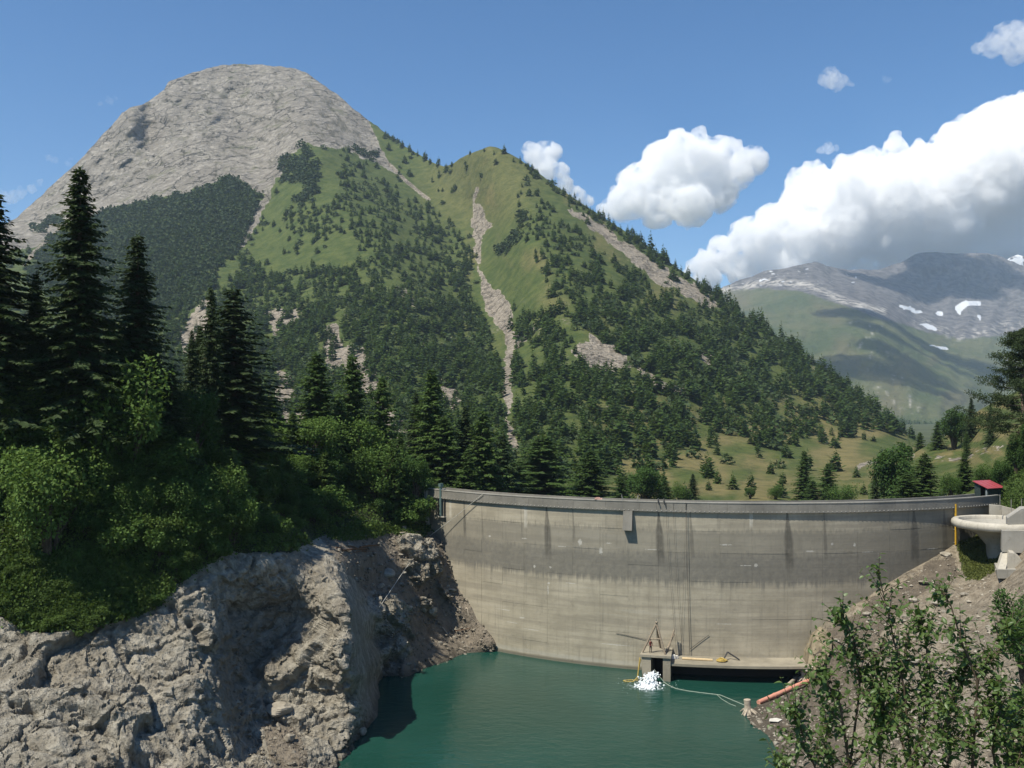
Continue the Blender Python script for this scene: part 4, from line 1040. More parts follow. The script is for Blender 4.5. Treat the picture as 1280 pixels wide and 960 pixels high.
# ------------------------------------------------------------------ worker standing on the pier
def person(loc, rz, label, shirt, trousers, bend=0.0):
    """one continuous skinned body, clothes are its colours by height, hair and helmet are children"""
    me = bpy.data.meshes.new('person')
    J = {'pel': (0, 0, .93), 'spine': (0, .01, 1.15), 'chest': (0, .0, 1.36), 'neck': (0, .02, 1.50), 'hd': (0, -.01, 1.60), 'crown': (0, -.02, 1.72),
         'shl': (-.17, 0, 1.42), 'ell': (-.24, -.06, 1.14), 'wrl': (-.20, -.26, 1.00), 'hal': (-.19, -.34, .98),
         'shr': (.17, 0, 1.42), 'elr': (.25, -.02, 1.14), 'wrr': (.24, -.16, .94), 'har': (.23, -.22, .88),
         'hpl': (-.09, 0, .90), 'knl': (-.12, -.03, .50), 'anl': (-.13, .02, .09), 'tol': (-.14, -.15, .04),
         'hpr': (.09, 0, .90), 'knr': (.13, -.05, .50), 'anr': (.15, .03, .09), 'tor': (.17, -.14, .04)}
    R = {'pel': .125, 'spine': .125, 'chest': .14, 'neck': .055, 'hd': .088, 'crown': .06, 'shl': .068, 'ell': .045, 'wrl': .033, 'hal': .036, 'shr': .068, 'elr': .045, 'wrr': .033, 'har': .036,
         'hpl': .09, 'knl': .06, 'anl': .045, 'tol': .035, 'hpr': .09, 'knr': .06, 'anr': .045, 'tor': .035}
    names = list(J); ix = {k: i for i, k in enumerate(names)}
    E = [('pel', 'spine'), ('spine', 'chest'), ('chest', 'neck'), ('neck', 'hd'), ('hd', 'crown'), ('chest', 'shl'), ('shl', 'ell'), ('ell', 'wrl'), ('wrl', 'hal'), ('chest', 'shr'), ('shr', 'elr'), ('elr', 'wrr'), ('wrr', 'har'),
         ('pel', 'hpl'), ('hpl', 'knl'), ('knl', 'anl'), ('anl', 'tol'), ('pel', 'hpr'), ('hpr', 'knr'), ('knr', 'anr'), ('anr', 'tor')]
    me.from_pydata([J[k] for k in names], [(ix[a], ix[b]) for a, b in E], [])
    o = link('person', me, None, loc); o.rotation_euler = (0, 0, rz)
    md = o.modifiers.new('skin', 'SKIN'); md.use_smooth_shade = True
    lay = me.skin_vertices[0] if me.skin_vertices else None
    if lay is None:
        import bmesh
        b = bmesh.new(); b.from_mesh(me); b.verts.layers.skin.verify(); b.to_mesh(me); b.free(); lay = me.skin_vertices[0]
    for i, k in enumerate(names): lay.data[i].radius = (R[k], R[k] * (.75 if k in ('pel', 'spine', 'chest') else 1)); lay.data[i].use_root = (k == 'pel')
    o.modifiers.new('sub', 'SUBSURF').levels = 1; o.modifiers[-1].render_levels = 2
    g = NG('work_clothes'); zz = g.sepxyz(g.coord('Object'))[2]
    c = g.mix(g.rng(zz, 0.93, 0.95), trousers, shirt); c = g.mix(g.rng(zz, 1.49, 1.5), c, (0.45, 0.27, 0.19)); c = g.mix(g.rng(zz, .11, .10), c, (0.03, 0.025, 0.02))
    me.materials.append(g.done(g.bsdf(c, 0.85)))
    hb = MB(); v, f = ico((0, 0.0, 1.69), .115, 3); hb.add(v, f)
    hb.build('hair', plain('dark_hair', (0.03, 0.022, 0.016), 0.7), o, smooth=True)
    return tag(o, label, 'person')
person(sp(817, 3.5, 3.3), 0.5, 'person in dark red shirt and dark trousers standing under the tripod', (0.16, 0.045, 0.035), (0.03, 0.025, 0.03))

# ------------------------------------------------------------------ pale concrete foot of the right abutment
mb = MB()
q = [hit(px, py, ('RB',)) for px, py in ((1005, 846), (1008, 815), (1016, 792), (1026, 784), (1038, 792), (1038, 812), (1026, 832), (1016, 848))]
q = [p if p is not None else at(1012, 815, 119) for p in q]
ab = empty('abutment_block', q[0]); tag(ab, 'stained tan concrete block between the landing stage and the gravel bank', 'concrete block')
o3 = Vector((-.35, -1.5, .3))
mb.prism([tuple(p + o3 - q[0]) for p in q], None, (0.6, 4.0, -.6)); mb.build('block', plain('stained_concrete', (0.22, 0.185, 0.125), 0.9, 0.2, 0.45, 1.0, bump=0.3), ab)
mb = MB()
for k in range(3):
    p = hit(1000 + 6 * k, 838 - 3 * k, ('RB',))
    if p is None: continue
    MB().box(p - q[0] + Vector((0, -1.2, .2)), (.25, 1.6, .2), -0.5).build('step', M_CON, ab)

# ------------------------------------------------------------------ round overflow spillway and its tower
RC = Vector(((1252 - 640) / FOC * 125, 125, 0)); RZ = 20.35
sw = empty('round_spillway', RC); tag(sw, 'pale round concrete overflow funnel standing in front of the dam on the right', 'spillway')
def lathe(prof, n, a0=0, a1=2 * math.pi):
    V = []; F = []; m = len(prof)
    full = abs(a1 - a0 - 2 * math.pi) < 1e-6
    cnt = n if full else n + 1
    for i in range(cnt):
        t = a0 + (a1 - a0) * i / n
        for r, z in prof: V.append((r * math.cos(t), r * math.sin(t), z))
    for i in range(n):
        for k in range(m - 1):
            a, b = i * m + k, ((i + 1) % cnt) * m + k
            F.append([a, b, b + 1, a + 1])
    return np.array(V), np.array(F)
mb = MB()
R0 = 6.1
lip = [(R0 - .95, RZ - 1.1), (R0 - .95, RZ - .12), (R0 - .85, RZ - .02), (R0 - .6, RZ), (R0 - .25, RZ - .06), (R0 - .05, RZ - .25), (R0, RZ - .55), (R0 - .08, RZ - .95), (R0 - .35, RZ - 1.1), (R0 - .95, RZ - 1.1)]
v, f = lathe(lip, 72); me = np_mesh('rim', v, f, M_CON, smooth=True, uv=np.stack([np.arctan2(v[:, 1], v[:, 0]) * R0, v[:, 2]], -1)); link('rim', me, sw)
v, f = lathe([(R0 - 1.0, RZ - 1.1), (R0 - 3.0, RZ - 1.9), (R0 - 4.2, RZ - 3.4), (R0 - 4.5, RZ - 7)], 48); link('funnel', np_mesh('funnel', v, f, M_CONG, smooth=True, uv=np.stack([np.arctan2(v[:, 1], v[:, 0]) * R0, v[:, 2]], -1)), sw)
v, f = lathe([(R0 - 1.2, RZ - .5), (R0 - 3.1, RZ - 1.7), (R0 - 4.5, RZ - 3.3), (R0 - 4.8, RZ - 6)], 48); link('inner_funnel', np_mesh('inner_funnel', v, f, M_CONG, smooth=True), sw)

def poly_ext(pts_px, Y, depth, name, mat, parent, off):
    """polygon seen at distance Y, extruded straight back"""
    P = [at(px, py, Y) - off for px, py in pts_px]
    mb = MB().prism([tuple(p) for p in P], None, (depth * 0.45, depth, 0))
    n = len(P)
    me = mb.mesh(name, mat); 
    return link(name, me, parent)
tw = empty('intake_tower', at(1275, 715, 116)); TL = tw.location.copy()
tag(tw, 'stepped pale concrete intake structure at the right edge beside the round spillway', 'concrete structure')
poly_ext([(1259.5, 648), (1277, 636), (1330, 634), (1330, 664), (1259.5, 663)], 119.5, 3.0, 'upper_wall', M_CONG, tw, TL)
poly_ext([(1252.5, 663.5), (1330, 663.5), (1330, 694), (1252.5, 690)], 118, 2.4, 'middle_wall', M_CONG, tw, TL)
mb = MB()
A_ = [at(1247, 712, 115.0), at(1257, 712, 114.6), at(1262, 690, 118.2), at(1254, 689.5, 118.4)]
mb.add([list(p - TL) for p in A_] + [list(p - TL + Vector((0.3, 1.2, -.3))) for p in A_], [[0, 1, 2, 3], [4, 7, 6, 5], [0, 3, 7, 4], [1, 5, 6, 2], [0, 4, 5, 1], [3, 2, 6, 7]]); mb.build('sloping_face', M_CON, tw)
poly_ext([(1257, 711.5), (1262, 691), (1268, 692), (1276, 699), (1283, 708), (1290, 711.5)], 115.6, 4, 'curved_apron', M_CON, tw, TL)
poly_ext([(1246, 712), (1330, 712), (1330, 724), (1247, 723)], 114.5, 5, 'base_slab', M_CONG, tw, TL)
poly_ext([(1249, 723.5), (1330, 724.5), (1330, 760), (1275, 748)], 116.0, 4, 'footing', M_CONG, tw, TL)

rw = empty('retaining_wall', at(1237, 645, 131)); WL = rw.location.copy()
tag(rw, 'low pale concrete retaining wall between the dam end and the intake structure', 'wall')
for x0, x1, ya, yb, Y in ((1236.5, 1252, 631, 632, 131.5), (1252.5, 1268, 632.5, 636.5, 130.5), (1268.5, 1290, 637, 640, 129.5)):
    poly_ext([(x0, ya), (x1, yb), (x1, 650), (x0, 650)], Y, 0.6, 'wall_panel', M_CON, rw, WL)
# ------------------------------------------------------------------ hut with red roof
hut = empty('hut', at(1236, 622, 139.5)); hl = hut.location.copy()
tag(hut, 'small dark timber hut with sloping red metal roof behind the dam end', 'hut')
M_BOARD = plain('dark_green_boards', (0.035, 0.05, 0.045), 0.7, 0.3, 0.35, 5)
M_RED = plain('red_metal_roof', (0.36, 0.055, 0.06), 0.45, 0.5, 0.15, 2)
L_, N_, R_ = at(1218, 622, 143.5), at(1235, 622, 139.5), at(1254, 622, 142.5); B_ = L_ + R_ - N_
for p in (L_, N_, R_, B_): p.z = 20.6
hL, hN, hR = at(1218, 602.5, 143.5).z, at(1235, 611, 139.5).z, at(1254, 610, 142.5).z; hB = hL + hR - hN
def boards(p, q, hp, hq, n, skip=()):
    for k in range(n):
        if k in skip: continue
        a0, a1 = (k + .04) / n, (k + .96) / n
        x, y = p.lerp(q, a0), p.lerp(q, a1); za, zb_ = hp + (hq - hp) * a0, hp + (hq - hp) * a1
        nrm = (q - p).cross(Vector((0, 0, 1))).normalized()
        mb = MB().prism([tuple(x - hl), tuple(y - hl), (y.x - hl.x, y.y - hl.y, zb_ - hl.z), (x.x - hl.x, x.y - hl.y, za - hl.z)], None, tuple(-nrm * (.06 + .01 * (k % 2))))
        mb.build('board', M_BOARD, hut)
boards(L_, N_, hL - .1, hN - .1, 9, (4, 5, 6)); boards(N_, R_, hN - .1, hR - .1, 8); boards(R_, B_, hR - .1, hB - .1, 8); boards(B_, L_, hB - .1, hL - .1, 8)
MB().box(L_.lerp(N_, .9) - hl + Vector((-.05, -.12, 1.2)), (.22, .1, 2.2), 0.2).build('door_post', plain('pale_grey_paint', (0.34, 0.38, 0.38), 0.6), hut)
c0 = (L_ + R_) / 2
def ov(p, h, k=1.16): d = p - c0; d.z = 0; r = c0 + d * k; return (r.x - hl.x, r.y - hl.y, h - hl.z)
kk = 0.08
Rc = [ov(L_, hL + .12), ov(N_, hN + .02), ov(R_, hR + .02), ov(B_, hB + .12)]
nn = 8
for k in range(nn):
    a0, a1 = k / nn + .004, (k + 1) / nn - .004
    e = [Vector(Rc[1]).lerp(Vector(Rc[2]), a0), Vector(Rc[1]).lerp(Vector(Rc[2]), a1), Vector(Rc[0]).lerp(Vector(Rc[3]), a1), Vector(Rc[0]).lerp(Vector(Rc[3]), a0)]
    MB().prism([tuple(p) for p in e], None, (0, 0, .06 + .015 * (k % 2))).build('roof_sheet', M_RED, hut)
MB().box(ov(N_, hN - .08, 1.1), (.1, .1, .1)).build('gutter_bracket', M_DARK, hut)
# fence posts by the path
for px, py, h_, lab in ((1250, 630, 1.3, 'thin metal fence post by the dam end, nearest to the hut'), (1264, 638, 1.5, 'thin metal fence post above the retaining wall, middle of three'), (1277, 637, 1.5, 'thin metal fence post above the retaining wall, at the right edge')):
    p = at(px, py, 129.0)
    tag(MB().tube([(0, 0, -.8), (0, 0, h_)], .05, 6).build('fence_post', M_STEEL, None, p), lab, 'post', 'fence posts above the retaining wall')
# ================================================================== vegetation
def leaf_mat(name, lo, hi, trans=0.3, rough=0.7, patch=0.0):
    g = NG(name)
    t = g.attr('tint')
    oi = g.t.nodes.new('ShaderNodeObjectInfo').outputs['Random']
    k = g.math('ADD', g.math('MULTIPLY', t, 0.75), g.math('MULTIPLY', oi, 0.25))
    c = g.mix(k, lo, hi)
    if patch:
        n = g.noise(g.coord('Object'), patch, 3)
        c = g.mix(g.rng(n, 0.4, 0.65, 0, 0.5), c, tuple(k * 0.55 for k in lo))
    d = g.bsdf(c, rough, None, 0.25)
    tr = g.node('ShaderNodeBsdfTranslucent', None, Color=g.mix(0.5, c, (0.10, 0.14, 0.02)))
    m = g.t.nodes.new('ShaderNodeMixShader'); m.inputs[0].default_value = trans
    g.t.links.new(d, m.inputs[1]); g.t.links.new(tr.outputs[0], m.inputs[2])
    return g.done(m.outputs[0])
M_SPRUCE = leaf_mat('spruce_needles', (0.018, 0.032, 0.010), (0.044, 0.072, 0.020), 0.15)
M_LARCH = leaf_mat('larch_needles', (0.034, 0.068, 0.015), (0.088, 0.145, 0.032), 0.33)
M_PINE = leaf_mat('pine_needles', (0.026, 0.044, 0.014), (0.055, 0.080, 0.024), 0.15)
M_BUSH = leaf_mat('shrub_leaves', (0.034, 0.070, 0.013), (0.110, 0.192, 0.038), 0.35)
M_BUSH2 = leaf_mat('dark_shrub_leaves', (0.024, 0.056, 0.012), (0.075, 0.145, 0.030), 0.33)
M_FAR1 = leaf_mat('slope_conifer_needles', (0.020, 0.046, 0.010), (0.078, 0.128, 0.026), 0.3)
M_UNDER = leaf_mat('undergrowth_leaves', (0.036, 0.068, 0.012), (0.108, 0.172, 0.034), 0.38)
M_BARK = plain('bark', (0.075, 0.058, 0.042), 0.9, 0.1, 0.35, 4)

def quads_from(P0, D, W, N, L, tint):
    """kite leaves: base P0, direction D, half width W along N, length L"""
    P0, D, N = np.asarray(P0), np.asarray(D), np.asarray(N)
    L = np.asarray(L)[:, None]; W = np.asarray(W)[:, None]
    mid = P0 + D * L * 0.45
    V = np.stack([P0, mid + N * W, P0 + D * L, mid - N * W], 1).reshape(-1, 3)
    F = np.arange(len(V)).reshape(-1, 4)
    return V, F, np.repeat(tint, 4)
def unit(v): return v / (np.linalg.norm(v, axis=-1, keepdims=True) + 1e-9)

def conifer_mesh(name, h, rad, seed, mat, whorl=0.42, nb=6, step=0.26, tw=0.5, droop=0.35, base=0.06, power=0.85, ragged=0.25, up=0.0, wid=0.2):
    r = np.random.default_rng(seed)
    P0 = []; D = []; W = []; N = []; L = []; T = []
    limbs = MB()
    z = base * h
    while z < h * 0.985:
        t = (z / h - base) / (1 - base)
        R = rad * ((1 - t) ** power) * (1 if t > 0.08 else 0.7 + 3.5 * t) + 0.12
        n = max(3, int(nb * (0.6 + 0.4 * (1 - t)) + r.integers(0, 2)))
        a0 = r.uniform(0, 6.28)
        for k in range(n):
            az = a0 + k * 6.283 / n + r.normal(0, 0.25)
            Lb = R * r.uniform(1 - ragged * 1.6, 1 + ragged)
            if r.random() < 0.06 * ragged / .25: Lb *= 0.4
            zz = z + r.normal(0, whorl * 0.3)
            dx, dy = math.cos(az), math.sin(az)
            dr = droop * (0.55 + 0.65 * (1 - t)) * r.uniform(.7, 1.25) - up * t
            m = max(2, int(Lb / step))
            s = (np.arange(m) + r.uniform(0.2, 0.8)) / m * 0.96 + 0.04
            # main line of the bough: sinks, then lifts at the tip
            bz = zz - dr * Lb * (s ** 1.1) + 0.22 * dr * Lb * s ** 3
            c = np.stack([dx * s * Lb, dy * s * Lb, bz], -1)
            if Lb > 1.2: limbs.tube([(0, 0, zz), (dx * Lb * .5, dy * Lb * .5, zz - dr * Lb * .42)], [0.035 + .01 * Lb, 0.015], 3, False)
            for side in (-1, 1, 0):
                if side == 0: c2 = c[::2]; s2 = s[::2]
                else: c2, s2 = c, s
                q = len(s2)
                ang = az + side * (0.95 + r.normal(0, .2, q))
                ll = tw * (0.35 + 0.65 * (1 - s2)) * (0.6 + 0.25 * Lb / max(rad, .1) * 2) * r.uniform(.7, 1.3, q) + 0.10
                dz = -0.45 - 0.3 * r.random(q) if side else -0.9 * np.ones(q) + r.normal(0, .3, q)
                d = unit(np.stack([np.cos(ang), np.sin(ang), dz * (0.5 + droop)], -1) + r.normal(0, .12, (q, 3)))
                side_v = unit(np.cross(d, np.array([0, 0, 1.0]) + r.normal(0, .45, (q, 3))))
                P0.append(c2 + r.normal(0, .04, (q, 3))); D.append(d); N.append(side_v); L.append(ll); W.append(ll * wid * r.uniform(.8, 1.3, q))
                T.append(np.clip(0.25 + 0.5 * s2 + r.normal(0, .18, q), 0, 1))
            # tip
            P0.append(c[-1:]); D.append(unit(np.array([[dx, dy, -.1]]))); N.append(np.array([[-dy, dx, 0.2]])); L.append(np.array([tw * .6])); W.append(np.array([tw * .14])); T.append(np.array([.8]))
        z += whorl * (0.55 + 0.6 * (1 - t)) * r.uniform(.8, 1.2)
    # leader
    for k in range(6):
        a = r.uniform(0, 6.28)
        P0.append(np.array([[0, 0, h - .8 + .12 * k]])); D.append(unit(np.array([[math.cos(a) * .5, math.sin(a) * .5, .9]]))); N.append(np.array([[-math.sin(a), math.cos(a), 0]])); L.append(np.array([.5])); W.append(np.array([.08])); T.append(np.array([.5]))
    V, F, tint = quads_from(np.concatenate(P0), np.concatenate(D), np.concatenate(W), np.concatenate(N), np.concatenate(L), np.concatenate(T))
    crown = np_mesh(name + '_crown', V, F, mat, attrs={'tint': tint})
    limbs.tube([(0, 0, -1.0), (0, 0, h * .5), (0, 0, h * .97)], [0.02 * h, 0.012 * h, 0.02], 8)
    return crown, limbs.mesh(name + '_trunk', M_BARK, True)

def bush_mesh(name, w, h, seed, mat, n=2600, leaf=0.24, lobes=9, trunk=0.25):
    """broadleaved crown: leaves spread through several uneven lobes on forked limbs"""
    r = np.random.default_rng(seed)
    P = []; T = []; O = []
    mb = MB()
    C = []
    for k in range(lobes):
        a = r.uniform(0, 6.28); q = math.sqrt(r.uniform(0, 1)) * .62
        C.append((math.cos(a) * q * w, math.sin(a) * q * w, h * (trunk + (1 - trunk) * r.uniform(.15, .8)), r.uniform(.20, .40)))
    C[0] = (0, 0, h * .68, .5)
    for (x, y, z, s) in C:
        rr = np.array([s * w, s * w, s * h * .62])
        m = int(n / lobes)
        d = unit(r.normal(size=(m, 3)))
        rad = (0.35 + 0.65 * r.random(m) ** 0.45)[:, None]
        lump = (1 + 0.28 * pnoise(d[:, 0] * 2.2 + x, d[:, 1] * 2.2 + y, d[:, 2] * 2.2 + z))[:, None]
        p = np.array([x, y, z]) + d * rr * rad * lump
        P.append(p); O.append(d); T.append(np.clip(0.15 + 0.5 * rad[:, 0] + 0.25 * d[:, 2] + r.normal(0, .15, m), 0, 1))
        mb.tube([(0, 0, -.6), (x * .35, y * .35, z * .5), (x, y, z)], [.03 * h ** .8, .02 * h ** .8, .012], 5, False)
    P = np.concatenate(P); O = np.concatenate(O); T = np.concatenate(T)
    k = P[:, 2] > 0.05 * h - .2; P, O, T = P[k], O[k], T[k]
    m = len(P)
    D = unit(O * .5 + r.normal(0, .6, (m, 3)) + np.array([0, 0, -.15]))
    N = unit(np.cross(D, unit(O * .6 + np.array([0, 0, .8]) + r.normal(0, .5, (m, 3)))))
    L = leaf * r.uniform(.6, 1.4, m)
    V, F, tint = quads_from(P, D, L * .38, N, L, T)
    return np_mesh(name + '_crown', V, F, mat, attrs={'tint': tint}), mb.mesh(name + '_limbs', M_BARK, True)

M_BRIGHT = leaf_mat('light_green_leaves', (0.055, 0.105, 0.020), (0.145, 0.235, 0.048), 0.4)  # lighter green foliage for the pale crowns
# ---- prototypes (mesh data only), height 1 unit = metres given
PROTO = {
 'bright': [bush_mesh('broadleaf', 3.2, 7.0, 27, M_BRIGHT, 8000, .19, 17, .15), bush_mesh('broadleaf', 3.6, 6.0, 28, M_BRIGHT, 8000, .18, 18, .1)],
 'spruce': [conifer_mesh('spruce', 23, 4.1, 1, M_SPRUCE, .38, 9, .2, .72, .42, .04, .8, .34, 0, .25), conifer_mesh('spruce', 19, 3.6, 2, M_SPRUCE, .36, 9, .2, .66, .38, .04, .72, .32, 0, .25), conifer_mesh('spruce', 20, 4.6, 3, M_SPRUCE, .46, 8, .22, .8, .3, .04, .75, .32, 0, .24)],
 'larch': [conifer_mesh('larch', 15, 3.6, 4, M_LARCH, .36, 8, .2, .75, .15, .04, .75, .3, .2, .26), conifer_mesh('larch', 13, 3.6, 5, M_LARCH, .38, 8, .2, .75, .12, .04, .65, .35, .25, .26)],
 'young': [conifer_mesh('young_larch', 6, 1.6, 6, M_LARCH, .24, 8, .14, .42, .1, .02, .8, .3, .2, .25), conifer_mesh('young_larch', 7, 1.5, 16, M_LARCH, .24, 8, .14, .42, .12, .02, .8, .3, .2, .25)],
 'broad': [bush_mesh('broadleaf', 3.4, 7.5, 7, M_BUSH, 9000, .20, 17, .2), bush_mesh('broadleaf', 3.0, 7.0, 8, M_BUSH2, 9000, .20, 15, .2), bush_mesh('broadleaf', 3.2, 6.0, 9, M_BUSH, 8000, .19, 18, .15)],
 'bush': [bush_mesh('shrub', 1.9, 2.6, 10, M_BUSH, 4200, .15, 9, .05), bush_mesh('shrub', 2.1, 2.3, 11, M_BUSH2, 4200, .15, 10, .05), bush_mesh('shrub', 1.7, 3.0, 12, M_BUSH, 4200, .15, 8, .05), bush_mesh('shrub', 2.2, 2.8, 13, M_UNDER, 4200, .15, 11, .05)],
}
PH = {'bright': [7.0, 6.0], 'spruce': [23, 19, 20], 'larch': [15, 13], 'young': [6, 7], 'broad': [7.5, 7.0, 6.0], 'bush': [2.6, 2.3, 3.0, 2.8]}
NAME = {'bright': 'broadleaf_tree', 'spruce': 'spruce_tree', 'larch': 'larch_tree', 'young': 'young_larch', 'broad': 'broadleaf_tree', 'bush': 'shrub', 'pine': 'pine_tree'}
CAT = {'bright': 'tree', 'spruce': 'tree', 'larch': 'tree', 'young': 'tree', 'broad': 'tree', 'bush': 'shrub', 'pine': 'tree'}
def plant(kind, i, loc, h, label, group=None, wide=1.0, rz=None):
    crown, trunk = PROTO[kind][i % len(PROTO[kind])]
    s = h / PH[kind][i % len(PROTO[kind])]
    t = empty(NAME[kind], loc, random.uniform(0, 6.28) if rz is None else rz); t.scale = (s * wide, s * wide, s)
    link('crown', crown, t); link('trunk' if kind not in ('bush',) else 'stems', trunk, t)
    return tag(t, label, CAT[kind], group)

# ---- mountain surface look-up
def mt_at(px, py, D=None):
    D = D or MT
    P, pxs, PY = D['P'], D['pxs'], D['PY']
    j = np.clip((px - pxs[0]) / (pxs[1] - pxs[0]), 0, len(pxs) - 1.001); j0 = int(j); fj = j - j0
    out = []
    for jj in (j0, j0 + 1):
        c = PY[:, jj]; i = np.clip(np.interp(py, c, np.arange(len(c))), 0, len(c) - 1.001); i0 = int(i); fi = i - i0
        out.append(P[i0, jj] * (1 - fi) + P[i0 + 1, jj] * fi)
    return out[0] * (1 - fj) + out[1] * fj
BV['MT'] = bvh(dict(V=MT['V'][::1], F=MT['F'][::1]))
def ground_z(x, y):
    return drop(x, y, ('LB', 'RB', 'GH', 'MT'), 6.0)

def tree_px(kind, i, px, top, Y, label, group=None, wide=1.0, sink=0.3):
    x = (px - 640) / FOC * Y
    zb = ground_z(x, Y) - sink
    zt = at(px, top, Y).z
    return plant(kind, i, (x, Y, zb), max(zt - zb, 1.2), label, group, wide)

T = tree_px
def B(kind, i, px, top, base, label, group=None, wide=1.0):
    p = hit(px, base, ('LB',)) or at(px, base, 90)
    zt = at(px, top, p.y).z
    return plant(kind, i, (p.x, p.y, p.z - .4), max(zt - p.z + .4, 1.2), label, group, wide)
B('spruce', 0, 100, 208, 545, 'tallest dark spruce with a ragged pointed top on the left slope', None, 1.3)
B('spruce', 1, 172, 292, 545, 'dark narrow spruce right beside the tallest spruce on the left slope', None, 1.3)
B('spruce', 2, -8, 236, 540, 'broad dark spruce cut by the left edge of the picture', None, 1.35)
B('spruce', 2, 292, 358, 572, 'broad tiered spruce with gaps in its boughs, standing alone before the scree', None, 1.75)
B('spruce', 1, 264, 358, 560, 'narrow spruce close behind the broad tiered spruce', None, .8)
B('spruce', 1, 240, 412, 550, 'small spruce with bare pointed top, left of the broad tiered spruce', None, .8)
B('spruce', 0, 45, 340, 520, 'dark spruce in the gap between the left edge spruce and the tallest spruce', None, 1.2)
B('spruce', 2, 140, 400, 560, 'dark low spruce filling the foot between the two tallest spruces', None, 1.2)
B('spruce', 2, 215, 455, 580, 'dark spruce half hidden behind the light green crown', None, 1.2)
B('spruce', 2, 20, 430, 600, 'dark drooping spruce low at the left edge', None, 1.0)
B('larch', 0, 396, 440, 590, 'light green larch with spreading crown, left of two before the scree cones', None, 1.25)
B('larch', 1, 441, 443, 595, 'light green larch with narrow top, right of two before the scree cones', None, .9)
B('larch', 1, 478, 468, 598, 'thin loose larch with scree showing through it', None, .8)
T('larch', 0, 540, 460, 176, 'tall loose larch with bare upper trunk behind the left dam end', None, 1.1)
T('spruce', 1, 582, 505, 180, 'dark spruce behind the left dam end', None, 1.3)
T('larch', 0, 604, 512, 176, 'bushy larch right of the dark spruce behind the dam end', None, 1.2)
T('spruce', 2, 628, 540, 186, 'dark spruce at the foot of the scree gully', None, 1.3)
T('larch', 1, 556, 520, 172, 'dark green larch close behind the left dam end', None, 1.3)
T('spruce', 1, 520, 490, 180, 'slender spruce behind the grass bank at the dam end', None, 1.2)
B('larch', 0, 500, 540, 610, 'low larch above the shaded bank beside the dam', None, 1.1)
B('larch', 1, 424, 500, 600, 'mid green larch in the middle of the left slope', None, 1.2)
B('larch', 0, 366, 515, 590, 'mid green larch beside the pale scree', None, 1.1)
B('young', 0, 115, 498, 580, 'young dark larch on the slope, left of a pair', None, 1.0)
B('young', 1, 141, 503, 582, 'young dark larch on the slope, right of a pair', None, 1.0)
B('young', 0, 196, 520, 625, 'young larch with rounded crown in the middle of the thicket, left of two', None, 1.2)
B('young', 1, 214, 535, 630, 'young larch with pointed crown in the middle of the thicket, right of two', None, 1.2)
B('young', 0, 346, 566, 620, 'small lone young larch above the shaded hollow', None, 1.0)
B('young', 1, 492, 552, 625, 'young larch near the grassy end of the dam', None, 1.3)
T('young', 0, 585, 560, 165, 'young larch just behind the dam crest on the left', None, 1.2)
B('bright', 0, 162, 440, 610, 'light green broadleaf tree between the dark spruces', None, .95)
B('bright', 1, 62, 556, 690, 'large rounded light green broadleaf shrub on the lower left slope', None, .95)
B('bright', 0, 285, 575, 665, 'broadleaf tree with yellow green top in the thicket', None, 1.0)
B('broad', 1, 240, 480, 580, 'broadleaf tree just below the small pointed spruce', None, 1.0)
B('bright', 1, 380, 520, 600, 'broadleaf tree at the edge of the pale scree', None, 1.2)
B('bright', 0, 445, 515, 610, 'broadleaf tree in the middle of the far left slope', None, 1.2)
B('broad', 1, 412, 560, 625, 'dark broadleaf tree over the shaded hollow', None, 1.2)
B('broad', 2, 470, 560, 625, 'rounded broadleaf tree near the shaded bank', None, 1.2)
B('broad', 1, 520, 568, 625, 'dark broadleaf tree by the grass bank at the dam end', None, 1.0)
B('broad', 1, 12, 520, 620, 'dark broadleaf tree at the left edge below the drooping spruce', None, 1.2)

# behind the dam and on the right
T('larch', 1, 678, 543, 215, 'broad olive green larch standing just behind the dam, biggest there', None, 2.09)
T('larch', 0, 738, 562, 228, 'bushy larch behind the dam, next right from the broad olive larch', None, 2.03)
T('larch', 1, 645, 575, 205, 'low larch behind the dam at the foot of the gully', None, 1.76)
T('broad', 1, 806, 582, 262, 'round dark broadleaf tree behind the dam crest', None, 1.5)
T('larch', 0, 776, 596, 245, 'small larch left of the round dark tree behind the dam', None, 2.03)
T('larch', 0, 832, 600, 275, 'small larch right of the round dark tree behind the dam', None, 2.16)
T('spruce', 1, 866, 592, 288, 'small pointed spruce behind the dam crest', None, 1.8)
T('broad', 0, 850, 603, 280, 'low broadleaf tree beside the small pointed spruce', None, 1.3)
T('broad', 2, 712, 602, 232, 'low broadleaf tree between the two broad larches', None, 1.3)
T('larch', 0, 1005, 563, 305, 'tall thin larch with sparse crown in the meadow behind the dam', None, 1.1)
T('larch', 1, 1035, 578, 300, 'conical larch right of the tall thin one in the meadow', None, 1.3)
T('broad', 1, 938, 608, 300, 'low dark tree peeping over the middle of the parapet', None, 1.4)
T('broad', 0, 970, 606, 305, 'low green tree left of the tall thin larch', None, 1.4)
T('larch', 1, 1016, 600, 290, 'low bushy larch at the foot of the tall thin one', None, 1.8)
T('broad', 2, 1054, 606, 270, 'low rounded tree right of the conical larch', None, 1.4)
T('broad', 1, 1120, 553, 205, 'large broad tree with flat layered top behind the right dam end', None, .95)
T('larch', 0, 1156, 566, 195, 'tall bushy larch behind the right dam end', None, 1.82)
T('spruce', 1, 1094, 588, 215, 'narrow dark spruce left of the large broad tree', None, 1.0)
T('larch', 1, 1134, 590, 190, 'low larch between the large broad tree and the tall bushy larch', None, 1.76)
T('broad', 0, 1188, 590, 178, 'green broadleaf tree left of the red roofed hut', None, 1.0)
T('larch', 0, 1206, 566, 182, 'larch behind the red roofed hut', None, 1.49)
T('broad', 2, 1230, 580, 165, 'round green tree directly behind the red roofed hut', None, 1.0)
